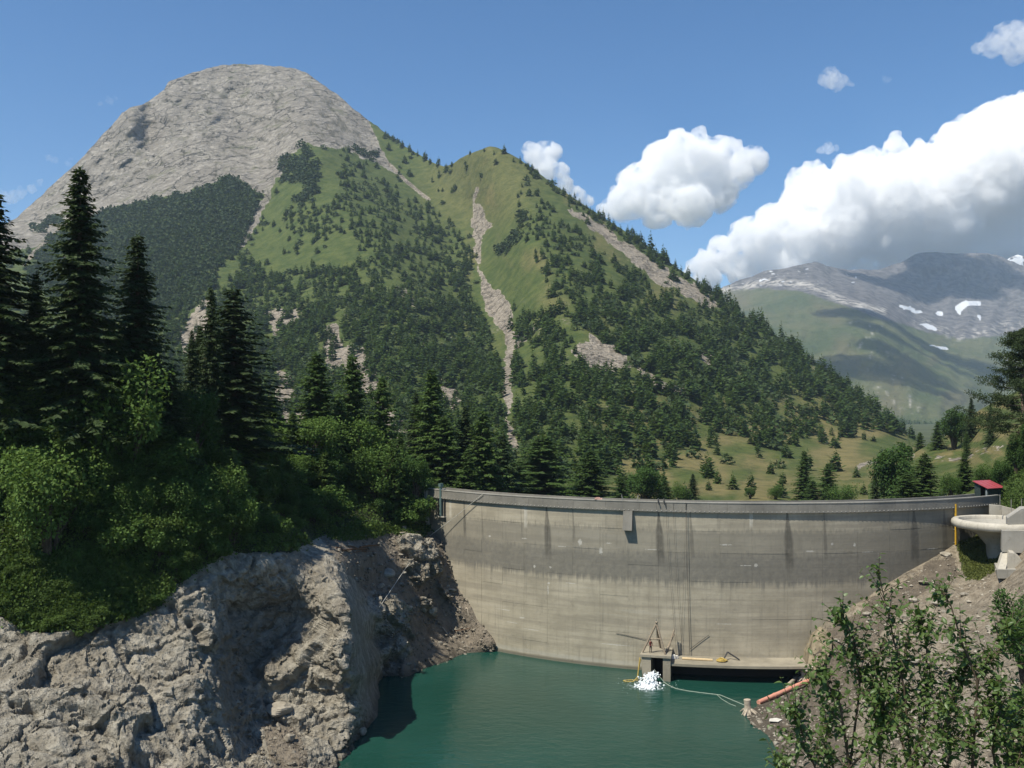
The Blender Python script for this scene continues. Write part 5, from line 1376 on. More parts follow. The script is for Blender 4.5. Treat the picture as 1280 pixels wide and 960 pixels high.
T('broad', 1, 1252, 575, 150, 'dark green tree right behind the red roofed hut', None, 1.0)
T('broad', 1, 1192, 510, 340, 'dark round tree on the crest of the grassy hill', None, 1.3)
T('larch', 0, 1172, 526, 350, 'small larch on the crest of the grassy hill, left of the dark round tree', None, 1.4)
T('spruce', 1, 1214, 497, 330, 'dark narrow spruce on the crest of the grassy hill', None, 1.1)
T('larch', 1, 1150, 540, 385, 'larch at the lower end of the grassy hill', None, 1.3)
T('larch', 1, 1128, 552, 410, 'small larch where the meadow meets the grassy hill', None, 1.5)
T('larch', 0, 1208, 540, 290, 'lone larch standing on the open slope of the grassy hill', None, 1.0)
T('spruce', 0, 1238, 505, 260, 'dark spruce on the grassy hill close left of the big pine', None, 1.0)

# the big pine at the right edge: bent trunk, bare limbs, flat tiers of needles
def pine(loc, h, label):
    r = np.random.default_rng(77)
    t = empty('pine_tree', loc); tag(t, label, 'tree')
    mb = MB()
    tr = [Vector((0, 0, -1)), Vector((.1, 0, h * .3)), Vector((-.35, .1, h * .55)), Vector((.15, 0, h * .8)), Vector((-.2, 0, h * .97))]
    mb.tube(tr, [.42, .36, .28, .18, .06], 9); mb.build('trunk', plain('pale_pine_bark', (0.17, 0.13, 0.10), 0.9, 0.1, 0.35, 4), t, smooth=True)
    def tp_(z):
        for a, b in zip(tr[:-1], tr[1:]):
            if a.z <= z <= b.z: return a.lerp(b, (z - a.z) / (b.z - a.z))
        return tr[-1]
    P = []; O = []; TT = []; wood = MB()
    for k in range(64):
        z = h * (0.26 + 0.72 * (k + r.uniform(0, 1)) / 64)
        u = z / h
        Lb = h * (0.30 * (1 - (max(u, .35) - .35) / .65) ** .65 + .04) * r.uniform(.65, 1.2)
        az = k * 2.4 + r.normal(0, .4); d = Vector((math.cos(az), math.sin(az), r.uniform(-.12, .22)))
        b0 = tp_(z); b1 = b0 + d * Lb * .55 + Vector((0, 0, -.05 * Lb)); b2 = b0 + d * Lb + Vector((0, 0, .08 * Lb))
        wood.tube([b0, b1, b2], [.10, .06, .02], 5, False)
        for s in np.linspace(.35, 1.0, 6):
            c = b0.lerp(b1, s / .55) if s < .55 else b1.lerp(b2, (s - .55) / .45)
            for w in range(4):
                cc = np.array(c) + r.normal(0, [.45, .45, .16], 3)
                m = 34
                dd = unit(r.normal(size=(m, 3)) + np.array([0, 0, .25]))
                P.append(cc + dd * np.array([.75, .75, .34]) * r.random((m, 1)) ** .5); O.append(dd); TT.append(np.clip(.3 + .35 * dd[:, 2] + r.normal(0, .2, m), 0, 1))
    P = np.concatenate(P); O = np.concatenate(O); TT = np.concatenate(TT); m = len(P)
    D = unit(O + r.normal(0, .4, (m, 3))); N = unit(np.cross(D, r.normal(size=(m, 3)))); L = r.uniform(.2, .42, m)
    V, F, tint = quads_from(P, D, L * .2, N, L, TT)
    link('crown', np_mesh('pine_crown', V, F, M_PINE, attrs={'tint': tint}), t); wood.build('limbs', M_BARK, t)
x = (1281 - 640) / FOC * 152; zb = ground_z(x, 152)
pine((x, 152, zb - .5), at(1281, 404, 152).z - zb, 'large old pine with bare grey limbs and flat tiers at the right edge')
T('broad', 1, 1270, 540, 150, 'dark leafy tree under the big pine, left one', None, .8)
T('broad', 1, 1298, 520, 146, 'dark leafy tree under the big pine, at the picture edge', None, 1.0)

# ---- shrubs of the left thicket
def scatter_px(poly, n, sep, seed, keys=('LB',)):
    r = np.random.default_rng(seed); out = []
    xs = [p[0] for p in poly]; ys = [p[1] for p in poly]
    tries = 0
    while len(out) < n and tries < n * 40:
        tries += 1
        x, y = r.uniform(min(xs), max(xs)), r.uniform(min(ys), max(ys))
        if not inside(poly, np.array(x), np.array(y)): continue
        if any((x - a) ** 2 + ((y - b) * 1.3) ** 2 < sep * sep for a, b, *_ in out): continue
        p = hit(x, y, keys)
        if p is None: continue
        out.append((x, y, p))
    return out
THICK = [(-60, 470), (60, 500), (160, 520), (300, 545), (400, 560), (470, 585), (528, 612), (528, 655), (470, 640), (410, 655), (388, 672), (330, 688), (290, 684), (250, 706), (216, 728), (160, 700), (120, 690), (100, 660), (30, 640), (-60, 650)]
GL = 'leafy shrub in the dense thicket on the shaded left slope'
for n_, (x, y, p) in enumerate(scatter_px(THICK, 170, 14, 5)):
    s = random.uniform(2.2, 4.6)
    plant('bush', random.randrange(4) if p.y < 110 else random.choice([0, 1, 2]), (p.x, p.y, p.z - .5), s, GL, 'shrubs of the left thicket', random.uniform(.9, 1.3))
GY2 = 'young conifer mixed into the dense thicket on the left slope'
for n_, (x, y, p) in enumerate(scatter_px([(0, 480), (300, 530), (470, 580), (520, 610), (500, 640), (420, 640), (330, 660), (200, 640), (20, 600)], 44, 26, 15)):
    plant('young' if n_ % 3 else 'larch', n_, (p.x, p.y, p.z - .4), random.uniform(4, 8.5), GY2, 'young conifers of the left thicket', 1.25)
GC2 = 'dark conifer in the dense stand along the top of the left slope'
for n_, (x, y, p) in enumerate(scatter_px([(-40, 450), (120, 475), (330, 530), (480, 590), (480, 612), (330, 585), (150, 565), (-40, 565)], 26, 22, 17)):
    plant(('spruce', 'larch')[n_ % 2], n_, (p.x, p.y, p.z - .4), random.uniform(6.5, 11.5), GC2, 'conifers along the top of the left slope', 1.35)
GB2 = 'broadleaf tree standing in the dense thicket on the left slope'
for n_, (x, y, p) in enumerate(scatter_px([(60, 500), (300, 540), (470, 590), (520, 620), (420, 650), (330, 670), (200, 680), (40, 620)], 30, 30, 16)):
    plant('broad', n_, (p.x, p.y, p.z - .4), random.uniform(3.8, 6.5), GB2, 'broadleaf trees of the left thicket', 1.0)
# low herbs and shrubs hanging over the rock edge
BELT = [(-60, 660), (20, 700), (100, 690), (160, 705), (216, 735), (200, 756), (170, 770), (110, 785), (60, 790), (30, 786), (0, 766), (-60, 760)]
for n_, (x, y, p) in enumerate(scatter_px(BELT, 46, 17, 6)):
    plant('bush', 3 if n_ % 3 else 0, (p.x, p.y, p.z - .5), random.uniform(1.0, 1.9), 'low green shrub on the sunny grass shelf above the pale cliff', 'low shrubs above the cliff', random.uniform(1.0, 1.5))
for n_, (x, y, p) in enumerate(scatter_px([(600, 600), (570, 602), (552, 608), (560, 614), (600, 616)], 6, 12, 9)):
    plant('bush', 3, (p.x, p.y, p.z - .4), random.uniform(.5, .9), 'low bush on the grass bank behind the left dam end', 'bushes at the dam end', 1.4)

# ---- undergrowth: leaves over the soil of the left slope
def leaf_cover(name, D, mask_fn, n, size, seed, mat, lift=0.25, spread=.35, per=7, upright=.4):
    r = np.random.default_rng(seed)
    P = D['P']; R, C = P.shape[:2]
    a = P[:-1, :-1]; b = P[1:, :-1]; c = P[:-1, 1:]
    PXc = np.broadcast_to(D['pxs'][None, :-1], (R - 1, C - 1)); PYc = D['PY'][:-1, :-1]
    w = mask_fn(PXc, PYc).astype(float).ravel()
    w = w / w.sum()
    k = r.choice(len(w), n, p=w)
    u, v = r.random((n, 1)), r.random((n, 1))
    A = a.reshape(-1, 3)[k]; q = A + (b.reshape(-1, 3)[k] - A) * u + (c.reshape(-1, 3)[k] - A) * v
    sz = size * (0.6 + 0.8 * r.random(n)) * (0.7 + 0.6 * ss(-.3, .3, fbm(q[:, 0] / 4, q[:, 1] / 4, q[:, 2] / 4, 3)))
    q = np.repeat(q, per, 0); sz = np.repeat(sz, per); m = len(q)
    q = q + r.normal(0, spread, (m, 3)) * np.array([1, 1, .5]) + np.array([0, 0, lift])
    D_ = unit(r.normal(0, 1, (m, 3)) + np.array([0, 0, upright])); N = unit(np.cross(D_, r.normal(size=(m, 3)) + np.array([0, 0, .6])))
    tint = np.clip(np.repeat(r.random(n), per) * .6 + r.normal(.2, .2, m), 0, 1)
    V, F, tint = quads_from(q, D_, sz * .36, N, sz, tint)
    o = link(name, np_mesh(name, V, F, mat, attrs={'tint': tint}))
    return tag(o, kind='stuff')
leaf_cover('undergrowth', LB, lambda x, y: inside(VEG_LB, x, y) & (x > -120) & (y > 440) & (x < 560), 17000, .30, 21, M_UNDER)
leaf_cover('shelf_grass', LB, lambda x, y: inside(BELT, x, y), 9000, .30, 22, M_UNDER, .2, .3, 7, 1.2)
leaf_cover('bank_grass', RB, lambda x, y: inside([(1196, 680), (1212, 666), (1252, 660), (1256, 690), (1248, 708), (1236, 718), (1222, 726), (1206, 720), (1202, 700)], x, y), 3600, .20, 23, leaf_mat('grass_blades', (0.085, 0.105, 0.022), (0.17, 0.19, 0.05), .35), .04, .14, 6, 1.6)
leaf_cover('talus_grass', LB, lambda x, y: inside([(405, 664), (440, 656), (500, 655), (540, 660), (530, 672), (490, 668), (445, 676), (415, 676)], x, y), 900, .25, 24, M_UNDER, .1, .25, 6, 1.2)
leaf_cover('hill_bushes', GH, lambda x, y: inside([(1225, 620), (1240, 590), (1262, 570), (1330, 560), (1330, 640), (1262, 640), (1245, 628)], x, y), 2600, .34, 25, M_UNDER, .25, .4, 6, .5)

# ================================================================== the wooded mountain side
def small_conifer(seed, wide=1.0, layers=7, arms=7):
    """height 1, a few dozen drooping boughs in uneven tiers"""
    r = np.random.default_rng(seed); P0 = []; D = []; N = []; L = []; W = []; T = []
    for k in range(layers):
        t = (k + .3) / layers; z = .10 + .86 * t
        R = .24 * wide * (1 - t) ** .8 + .03
        a0 = r.uniform(0, 6.28)
        for q in range(arms if t < .75 else arms - 3):
            a = a0 + 6.283 * q / arms + r.normal(0, .3); l = R * r.uniform(.7, 1.3)
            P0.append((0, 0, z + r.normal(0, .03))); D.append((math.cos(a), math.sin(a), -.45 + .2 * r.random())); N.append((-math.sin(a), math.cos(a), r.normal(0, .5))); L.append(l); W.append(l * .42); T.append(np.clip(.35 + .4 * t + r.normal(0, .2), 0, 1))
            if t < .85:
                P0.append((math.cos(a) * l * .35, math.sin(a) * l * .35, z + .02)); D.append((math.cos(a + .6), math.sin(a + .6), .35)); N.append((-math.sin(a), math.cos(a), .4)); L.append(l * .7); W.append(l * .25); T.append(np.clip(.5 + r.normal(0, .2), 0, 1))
    P0.append((0, 0, .86)); D.append((0, 0, 1.)); N.append((1., 0, 0)); L.append(.16); W.append(.02); T.append(.5)
    P0.append((0, 0, -.05)); D.append((0, 0, 1.)); N.append((1., 0, 0)); L.append(.5); W.append(.02); T.append(0.)
    return quads_from(np.array(P0), unit(np.array(D)), np.array(W), unit(np.array(N)), np.array(L), np.array(T))
def small_round(seed, n=60):
    r = np.random.default_rng(seed); d = unit(r.normal(size=(n, 3))); d[:, 2] = np.abs(d[:, 2]) * .9 + .1
    lump = 1 + .35 * pnoise(d[:, 0] * 2, d[:, 1] * 2, d[:, 2] * 2 + seed)
    P = d * np.array([.42, .42, .8]) * lump[:, None] * r.uniform(.7, 1, (n, 1))
    D = unit(d * .3 + r.normal(0, .6, (n, 3)) + np.array([0, 0, -.2])); N = unit(np.cross(D, d + r.normal(0, .4, (n, 3)))); L = r.uniform(.2, .36, n)
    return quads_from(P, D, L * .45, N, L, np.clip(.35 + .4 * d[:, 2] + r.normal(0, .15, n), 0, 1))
SC = [small_conifer(i, w) for i, w in ((1, 1.25), (2, 1.6), (3, 1.0), (4, 1.4), (5, 1.8))]
SR = [small_round(i) for i in (1, 2, 3)]

DENSE = [
    ([(432, 200), (470, 222), (520, 252), (572, 284), (592, 322), (590, 372), (606, 420), (626, 462), (630, 560), (652, 625), (290, 625), (200, 500), (205, 400), (250, 372), (305, 330), (340, 346), (400, 342), (440, 332), (468, 330), (440, 290), (425, 246)], 1.0),
    ([(352, 260), (420, 256), (432, 292), (410, 312), (366, 292)], .8),
    ([(646, 236), (676, 248), (720, 288), (752, 322), (800, 348), (860, 380), (910, 392), (1000, 442), (1100, 512), (1144, 545), (1075, 538), (1040, 524), (985, 545), (950, 565), (895, 530), (850, 500), (800, 462), (770, 438), (735, 418), (702, 396), (672, 330), (652, 285)], 1.0),
    ([(640, 400), (690, 396), (722, 436), (780, 470), (800, 482), (860, 505), (905, 545), (870, 562), (826, 556), (778, 540), (770, 590), (740, 610), (655, 600), (640, 540), (652, 470)], .62),
    ([(640, 425), (652, 400), (690, 430), (670, 500), (650, 520)], .9),
    ([(690, 505), (735, 495), (770, 540), (745, 600), (690, 610)], .8),
    ([(790, 540), (840, 500), (905, 540), (880, 562), (820, 560)], .5),
    ([(655, 190), (700, 228), (770, 275), (880, 350), (1000, 434), (1140, 540), (1120, 545), (985, 440), (880, 372), (800, 315), (735, 270), (690, 240), (650, 205)], 1.1),
    ([(480, 165), (556, 203), (560, 212), (500, 190)], .35),
    ([(900, 520), (960, 545), (1000, 530), (1070, 545), (1050, 560), (960, 570)], .15),
]
GAPS = SCREE + [[(330, 300), (350, 240), (362, 200), (385, 186), (420, 195), (428, 240), (400, 256), (356, 258), (345, 300), (338, 330), (312, 322)],
    [(420, 285), (440, 300), (455, 325), (430, 330), (380, 336), (350, 340), (360, 318), (400, 318)], [(560, 255), (600, 190), (640, 200), (645, 260), (660, 320), (690, 395), (650, 395), (615, 350), (595, 300)],
    [(785, 470), (805, 492), (850, 505), (820, 515), (790, 495)]]
PINEZ = [([(62, 300), (130, 266), (200, 250), (240, 241), (290, 223), (314, 239), (327, 246), (311, 282), (296, 314), (280, 330), (262, 356), (236, 390), (206, 398), (150, 400), (100, 400), (30, 345)], 1.0),
         ([(352, 200), (380, 196), (396, 205), (398, 222), (386, 232), (354, 228)], .9), ([(372, 248), (392, 228), (400, 240), (386, 252), (376, 258)], .9), ([(620, 318), (640, 296), (655, 294), (648, 304), (630, 320)], .9), ([(376, 184), (398, 190), (394, 194), (380, 192)], .7), ([(440, 185), (468, 196), (470, 203), (448, 196)], .7),
         ([(40, 285), (60, 276), (80, 272), (66, 284), (44, 296)], .8), ([(646, 285), (654, 262), (660, 270), (652, 290)], .6)]
def scatter_forest(zones, gaps, spacing, n_try, seed, clump=True):
    r = np.random.default_rng(seed)
    x = r.uniform(-60, 1160, n_try); y = r.uniform(150, 640, n_try)
    d = np.zeros(n_try)
    wx, wy = x + 9 * fbm(x / 14, y / 14, 2.2, 3), y + 9 * fbm(x / 14, y / 14, 7.7, 3)
    for poly, k in zones: d = np.maximum(d, inside(poly, wx, wy) * k)
    cl = fbm(x / 26, y / 26, 4.0, 4)
    if clump: d = d * np.where(x < 640, ss(-.32, .06, cl), ss(-.22, .16, cl))
    tp = np.interp(x, MT['pxs'], MT['tp'])
    onmt = y > tp + 1
    if clump:
        sparse = (inside(ROCK, x, y) == 0) & onmt
        d = np.maximum(d, sparse * (0.035 + .05 * (cl > .25)) * ss(120, 200, y) * (1 - .8 * ss(820, 900, x) * ss(530, 560, y)))
        d = np.where(inside(gaps[len(SCREE)], wx, wy) | inside(gaps[-3], wx, wy), d * .12, d)
        d = np.where(inside(gaps[-2], wx, wy), d * .06, d); d = np.where(inside(gaps[-1], wx, wy), d * .15, d)
        for gp in gaps[:len(SCREE)]: d = np.where(inside(gp, wx, wy), d * .10, np.where(inside(gp, wx, wy - 13), d * .28, d))
    ok = (r.random(n_try) < d) & onmt
    x, y = x[ok], y[ok]
    # thin to a minimum spacing
    cell = {}; keep = []
    for i in range(len(x)):
        s = spacing * (1.0 + .25 * (y[i] - 400) / 240)
        cx, cy = int(x[i] / spacing), int(y[i] / spacing); okk = True
        for a in (-2, -1, 0, 1, 2):
            for b in (-2, -1, 0, 1, 2):
                for j in cell.get((cx + a, cy + b), ()):
                    if (x[i] - x[j]) ** 2 + (y[i] - y[j]) ** 2 < s * s: okk = False; break
                if not okk: break
            if not okk: break
        if okk: keep.append(i); cell.setdefault((cx, cy), []).append(i)
    return x[keep], y[keep]
def merged(name, items, protos, mat):
    """items: (position, scale xy, scale z, rotation, proto)"""
    Vs = []; Fs = []; Ts = []; n = 0
    for p, s, sz, a, k, tn in items:
        V, F, tt = protos[k]
        ca, sa = math.cos(a), math.sin(a)
        W = np.stack([(V[:, 0] * ca - V[:, 1] * sa) * s, (V[:, 0] * sa + V[:, 1] * ca) * s, V[:, 2] * sz], -1) + p
        Vs.append(W); Fs.append(F + n); Ts.append(np.clip(tt * .6 + tn, 0, 1)); n += len(V)
    return tag(link(name, np_mesh(name, np.concatenate(Vs), np.concatenate(Fs), mat, attrs={'tint': np.concatenate(Ts)})), kind='stuff')
r_ = np.random.default_rng(99)
fx, fy = scatter_forest(DENSE, GAPS, 5.4, 80000, 31)
con = []; rnd = []
for x, y in zip(fx, fy):
    p = mt_at(x, y); Y = p[1]
    hpx = (10 + 15 * ss(250, 520, y)) * r_.uniform(.55, 1.35)
    h = np.clip(hpx * Y / FOC, 3.0, 20)
    tn = float(np.clip(.2 + .4 * fbm(x / 40, y / 40, 3, 3) + r_.normal(0, .2), -.15, .8))
    if r_.random() < .76: con.append((p, h * 1.0, h, r_.uniform(0, 6.28), int(r_.integers(0, 5)), tn))
    else: rnd.append((p, h * .75, h * .5, r_.uniform(0, 6.28), int(r_.integers(0, 3)), tn + .1))
xr = 690.0
while xr < 1146:
    yr = np.interp(xr, MT['pxs'], MT['tp']); k_ = r_.uniform(.5, 1.25) * (15 if xr < 800 else 23 if xr < 1010 else 20)
    if r_.random() < (.8 if xr > 780 else .6):
        p = mt_at(xr, yr + r_.uniform(2, 9)); h = k_ * p[1] / FOC
        con.append((p, h * .85, h, r_.uniform(0, 6.28), int(r_.integers(0, 4)), float(r_.uniform(-.1, .3))))
    xr += r_.uniform(2.5, 8)
for xr, k_ in ((482, 7), (492, 9), (503, 10), (513, 7), (522, 9), (530, 10), (538, 8), (546, 7), (565, 8), (660, 8), (672, 9)):
    p = mt_at(xr, np.interp(xr, MT['pxs'], MT['tp']) + 3); h = k_ * p[1] / FOC
    con.append((p, h, h, r_.uniform(0, 6.28), int(r_.integers(0, 4)), 0.1))
con.sort(key=lambda q: -q[2] / q[0][1])
SCM = [np_mesh('slope_conifer', V, F, M_FAR1, attrs={'tint': np.clip(t * .6 + .2, 0, 1)}) for V, F, t in SC]
n_ind = 300
for p, s, h, a, k, tn in con[:n_ind]:
    o = link('slope_conifer', SCM[k], None, Vector(p)); o.scale = (s, s, h); o.rotation_euler = (0, 0, a)
    tag(o, 'dark green conifer of the open forest on the mountain side', 'tree', 'conifers on the mountain side')
merged('mountain_forest', con[n_ind:], SC, M_FAR1)
merged('mountain_scrub', rnd, SR, leaf_mat('slope_scrub_leaves', (0.022, 0.040, 0.012), (0.055, 0.086, 0.024), .2))
dx, dy = scatter_forest(PINEZ, GAPS, 3.0, 90000, 33, False)
dw = []
for x, y in zip(dx, dy):
    p = mt_at(x, y); h = 9.5 * p[1] / FOC * r_.uniform(.7, 1.3)
    dw.append((p - np.array([0, 0, .3]), h * 1.05, h * .8, r_.uniform(0, 6.28), int(r_.integers(0, 3)), float(np.clip(.1 + .6 * fbm(x / 22, y / 16, 6, 4) + r_.normal(0, .16), -.2, .6))))
merged('dwarf_pine_scrub', dw, SR, leaf_mat('dwarf_pine_needles', (0.014, 0.030, 0.007), (0.052, 0.084, 0.020), .15))

# trees standing alone in the meadow
for k, (px, by, hp, kind, lab) in enumerate((
    (808, 575, 13, 0, 'small pale larch alone in the meadow above the dam'), (829, 586, 24, 2, 'small dark pointed spruce alone in the meadow'), (839, 573, 27, 1, 'loose larch just above the dark pointed spruce in the meadow'),
    (883, 598, 19, 2, 'small larch with thin crown in the lower meadow'), (868, 560, 30, 3, 'rounded conifer at the lower forest edge, right of a clump'), (850, 556, 34, 1, 'conifer at the lower forest edge, in the middle of a clump'),
    (826, 548, 40, 3, 'tall conifer at the lower forest edge, left of a clump'), (990, 556, 20, 1, 'lone larch in the sunny upper meadow'), (1010, 548, 14, 2, 'slim dark spruce in the sunny upper meadow'), (1028, 553, 22, 3, 'two tone larch by the forest edge in the upper meadow'),
    (1043, 560, 18, 4, 'spreading larch in the middle of the upper meadow'), (1052, 546, 16, 0, 'conifer where the forest comes down to the upper meadow'), (1092, 552, 9, 4, 'tiny bush like tree in the far meadow'), (775, 558, 46, 1, 'tall larch at the left edge of the meadow'), (755, 590, 44, 3, 'broad conifer over the left end of the meadow'), (948, 572, 20, 2, 'conifer at the tip of the forest tongue in the meadow'))):
    p = mt_at(px, by); h = hp * p[1] / FOC
    o = link('meadow_tree', SCM[kind], None, Vector(p)); o.scale = (h * 1.15, h * 1.15, h); o.rotation_euler = (0, 0, k * 1.3)
    tag(o, lab, 'tree')
# dark woods far off at the foot of the big mountain
fi = []
for _ in range(500):
    x = r_.uniform(1060, 1180); y = r_.uniform(520, 560)
    if y < 524 + (x - 1080) * .18: continue
    p = mt_at(x, y, FAR); fi.append((p, 34, 42, r_.uniform(0, 6.28), int(r_.integers(0, 5)), .1))
merged('far_forest', fi, SC, M_FAR1)
# ================================================================== rocks, driftwood and gear on the banks
def rock_mesh(name, seed, mat, n=14, m=10, flat=.75):
    r = np.random.default_rng(seed)
    v, f = uv_sphere0(n, m)
    d = unit(v)
    rad = 1 + .35 * fbm(d[:, 0] * 1.2 + seed, d[:, 1] * 1.2, d[:, 2] * 1.2, 4)
    for k in range(9):                                        # broken faces
        nrm = unit(r.normal(size=3)); lim = r.uniform(.55, .85)
        dd = (d @ nrm) * rad
        rad = np.where(dd > lim, rad * lim / np.maximum(dd, 1e-6), rad)
    return np_mesh(name, d * rad[:, None] * np.array([1, .85, flat]), f, mat)
def uv_sphere0(n, m):
    V = [(0, 0, 1.)]
    for i in range(1, m):
        t = math.pi * i / m
        for k in range(n): V.append((math.sin(t) * math.cos(2 * math.pi * k / n), math.sin(t) * math.sin(2 * math.pi * k / n), math.cos(t)))
    V.append((0, 0, -1.)); F = []; last = len(V) - 1
    for k in range(n):
        F.append([0, 1 + k, 1 + (k + 1) % n]); F.append([last, 1 + (m - 2) * n + (k + 1) % n, 1 + (m - 2) * n + k])
        for i in range(m - 2):
            a, b = 1 + i * n + k, 1 + i * n + (k + 1) % n
            F.append([a, a + n, b + n]); F.append([a, b + n, b])
    return np.array(V), np.array(F)
g = NG('boulder_stone'); c = g.coord('Object')
oi = g.t.nodes.new('ShaderNodeObjectInfo').outputs['Random']
n1 = g.noise(c, 1.3, 6, .62)
b = g.mix(g.rng(n1, .35, .65), (0.23, 0.205, 0.16), (0.43, 0.395, 0.32)); b = g.mix(g.math('MULTIPLY', oi, .5), b, (0.22, 0.19, 0.15))
M_BOULDER = g.done(g.bsdf(b, .9, g.bump(g.noise(c, 4, 5, .6), .8, .15), .2))
RK = [rock_mesh('boulder', s, M_BOULDER, 14, 10, fl) for s, fl in ((1, .7), (2, .55), (3, .8), (4, .5), (5, .65), (6, .4))]
def boulder(px, py, wpx, k, label, group=None, rz=None, flat=1.0, keys=('LB', 'RB')):
    p = hit(px, py, keys)
    if p is None: return None
    s = wpx * p.y / FOC / 2
    o = link('boulder', RK[k % 6], None, p + Vector((0, 0, s * .12))); o.scale = (s, s, s * flat)
    o.rotation_euler = (random.uniform(-.25, .25), random.uniform(-.25, .25), random.uniform(0, 6.28) if rz is None else rz)
    return tag(o, label, 'boulder', group)
GT = 'boulders on the gravel slope'
boulder(485, 716, 22, 1, 'flat topped boulder lying alone on the dark gravel slope, casting a clear shadow', GT)
boulder(476, 733, 11, 0, 'small boulder just below the flat topped one on the gravel', GT)
boulder(468, 740, 8, 2, 'small pale stone left below the flat topped boulder', GT)
boulder(346, 889, 40, 3, 'big pale slab wedged in the cleft of the cliff', None, .4, .8)
boulder(362, 925, 20, 4, 'dark flat rock under the wedged slab in the cliff cleft')
boulder(452, 915, 16, 0, 'rounded rock at the water line below the cliff nose')
boulder(565, 738, 13, 5, 'dark slab leaning at the foot of the dam on the gravel', GT)
boulder(530, 762, 13, 0, 'pair of pale stones in mid gravel, left one', GT); boulder(541, 764, 14, 2, 'pair of pale stones in mid gravel, right one', GT)
boulder(505, 662, 12, 2, 'pale boulder at the upper edge of the gravel under the trees', GT)
rb_ = random.Random(4)
for k in range(46):
    x = rb_.uniform(415, 600); y = rb_.uniform(680, 825)
    if not inside(TALUS, np.array(x), np.array(y)) or x > 560 + (y - 720) * .5: continue
    boulder(x, y, rb_.uniform(3.2, 8), k, 'small pale boulder scattered on the dark gravel slope beside the dam', 'small boulders on the gravel slope')
GS = 'pale stones at the right shore'
for k, (x, y, w) in enumerate(((948, 900, 7), (942, 896, 5), (963, 911, 8), (968, 917, 6), (972, 919, 6), (975, 925, 7), (955, 912, 6), (978, 931, 6), (984, 921, 7), (990, 927, 8), (970, 930, 9), (996, 915, 6), (1002, 922, 7), (1010, 930, 8), (992, 938, 7), (982, 945, 6))):
    boulder(x, y, w, k, 'pale broken stone among the cluster at the right shore line', GS, keys=('RB',))
boulder(1182, 694, 18, 3, 'pale pointed rock lying against the dam at the top of the right bank', None, .3, .7, ('RB',))
boulder(1158, 729, 22, 5, 'thin flat slab casting a dark shadow high on the right bank', None, .2, .6, ('RB',))
boulder(1085, 768, 15, 1, 'pale block half way down the right bank beside the dam', None, .5, .9, ('RB',))
boulder(1045, 801, 9, 2, 'pale stone on the right bank near the concrete block', None, None, 1, ('RB',))
rb_ = random.Random(8)
for k in range(50):
    x = rb_.uniform(990, 1240); y = rb_.uniform(705, 955)
    if not inside(RB_GRAVEL, np.array(x), np.array(y)): continue
    boulder(x, y, rb_.uniform(3, 7), k, 'small pale stone scattered on the brown gravel of the right bank', 'stones on the right bank', keys=('RB',))
for k in range(26):
    x = rb_.uniform(1090, 1280); y = rb_.uniform(740, 900)
    boulder(x, y, rb_.uniform(8, 20), k, 'rough pale boulder on the rocky upper right bank', 'boulders of the right bank', None, .7, ('RB',))
def rubble(name, D, poly, n, lo, hi, seed, mat):
    r = np.random.default_rng(seed)
    P = D['P']; R, C = P.shape[:2]
    PXc = np.broadcast_to(D['pxs'][None, :], (R, C)); PYc = D['PY']
    w = (inside(poly, PXc, PYc) & (P[..., 2] > -.4)).astype(float).ravel(); w = w * (ss(-.2, .4, fbm(PXc / 16, PYc / 16, 3, 4)).ravel() + .15); w /= w.sum()
    k = r.choice(len(w), n, p=w); q = P.reshape(-1, 3)[k] + r.normal(0, .2, (n, 3)) * np.array([1, 1, 0.1])
    base = np.array([[1, 0, 0], [-1, 0, 0], [0, 1, 0], [0, -1, 0], [0, 0, .8], [0, 0, -.8]], float)
    f = np.array([[0, 2, 4], [2, 1, 4], [1, 3, 4], [3, 0, 4], [2, 0, 5], [1, 2, 5], [3, 1, 5], [0, 3, 5]])
    s = lo + (hi - lo) * r.random(n) ** 3
    V = base[None] * r.uniform(.55, 1.3, (n, 6, 1)) * s[:, None, None]
    a = r.uniform(0, 6.28, n); ca, sa = np.cos(a)[:, None], np.sin(a)[:, None]
    V = np.stack([V[..., 0] * ca - V[..., 1] * sa, V[..., 0] * sa + V[..., 1] * ca, V[..., 2]], -1) + q[:, None]
    F = (f[None] + 6 * np.arange(n)[:, None, None]).reshape(-1, 3)
    tag(link(name, np_mesh(name, V.reshape(-1, 3), F, mat, attrs={'tint': np.repeat(r.random(n), 6)})), kind='stuff')
def tinted(name, lo, hi):
    g = NG(name); c = g.mix(g.attr('tint'), lo, hi); return g.done(g.bsdf(c, .92, None, .2))
M_GR1 = tinted('grey_gravel', (0.09, 0.078, 0.06), (0.26, 0.23, 0.18)); M_GR2 = tinted('brown_gravel', (0.12, 0.10, 0.075), (0.36, 0.325, 0.26))
rubble('gravel_stones', LB, [(395, 668), (540, 664), (590, 740), (640, 820), (500, 852), (480, 800), (450, 735)], 3600, .03, .34, 3, M_GR1)
rubble('shore_gravel', RB, [(930, 890), (1000, 835), (1020, 800), (1190, 690), (1240, 720), (1280, 760), (1280, 960), (985, 970)], 4500, .03, .30, 4, M_GR2)
rubble('cliff_debris', LB, [(300, 760), (330, 880), (390, 900), (390, 960), (320, 960), (290, 860)], 500, .05, .35, 5, M_GR1)

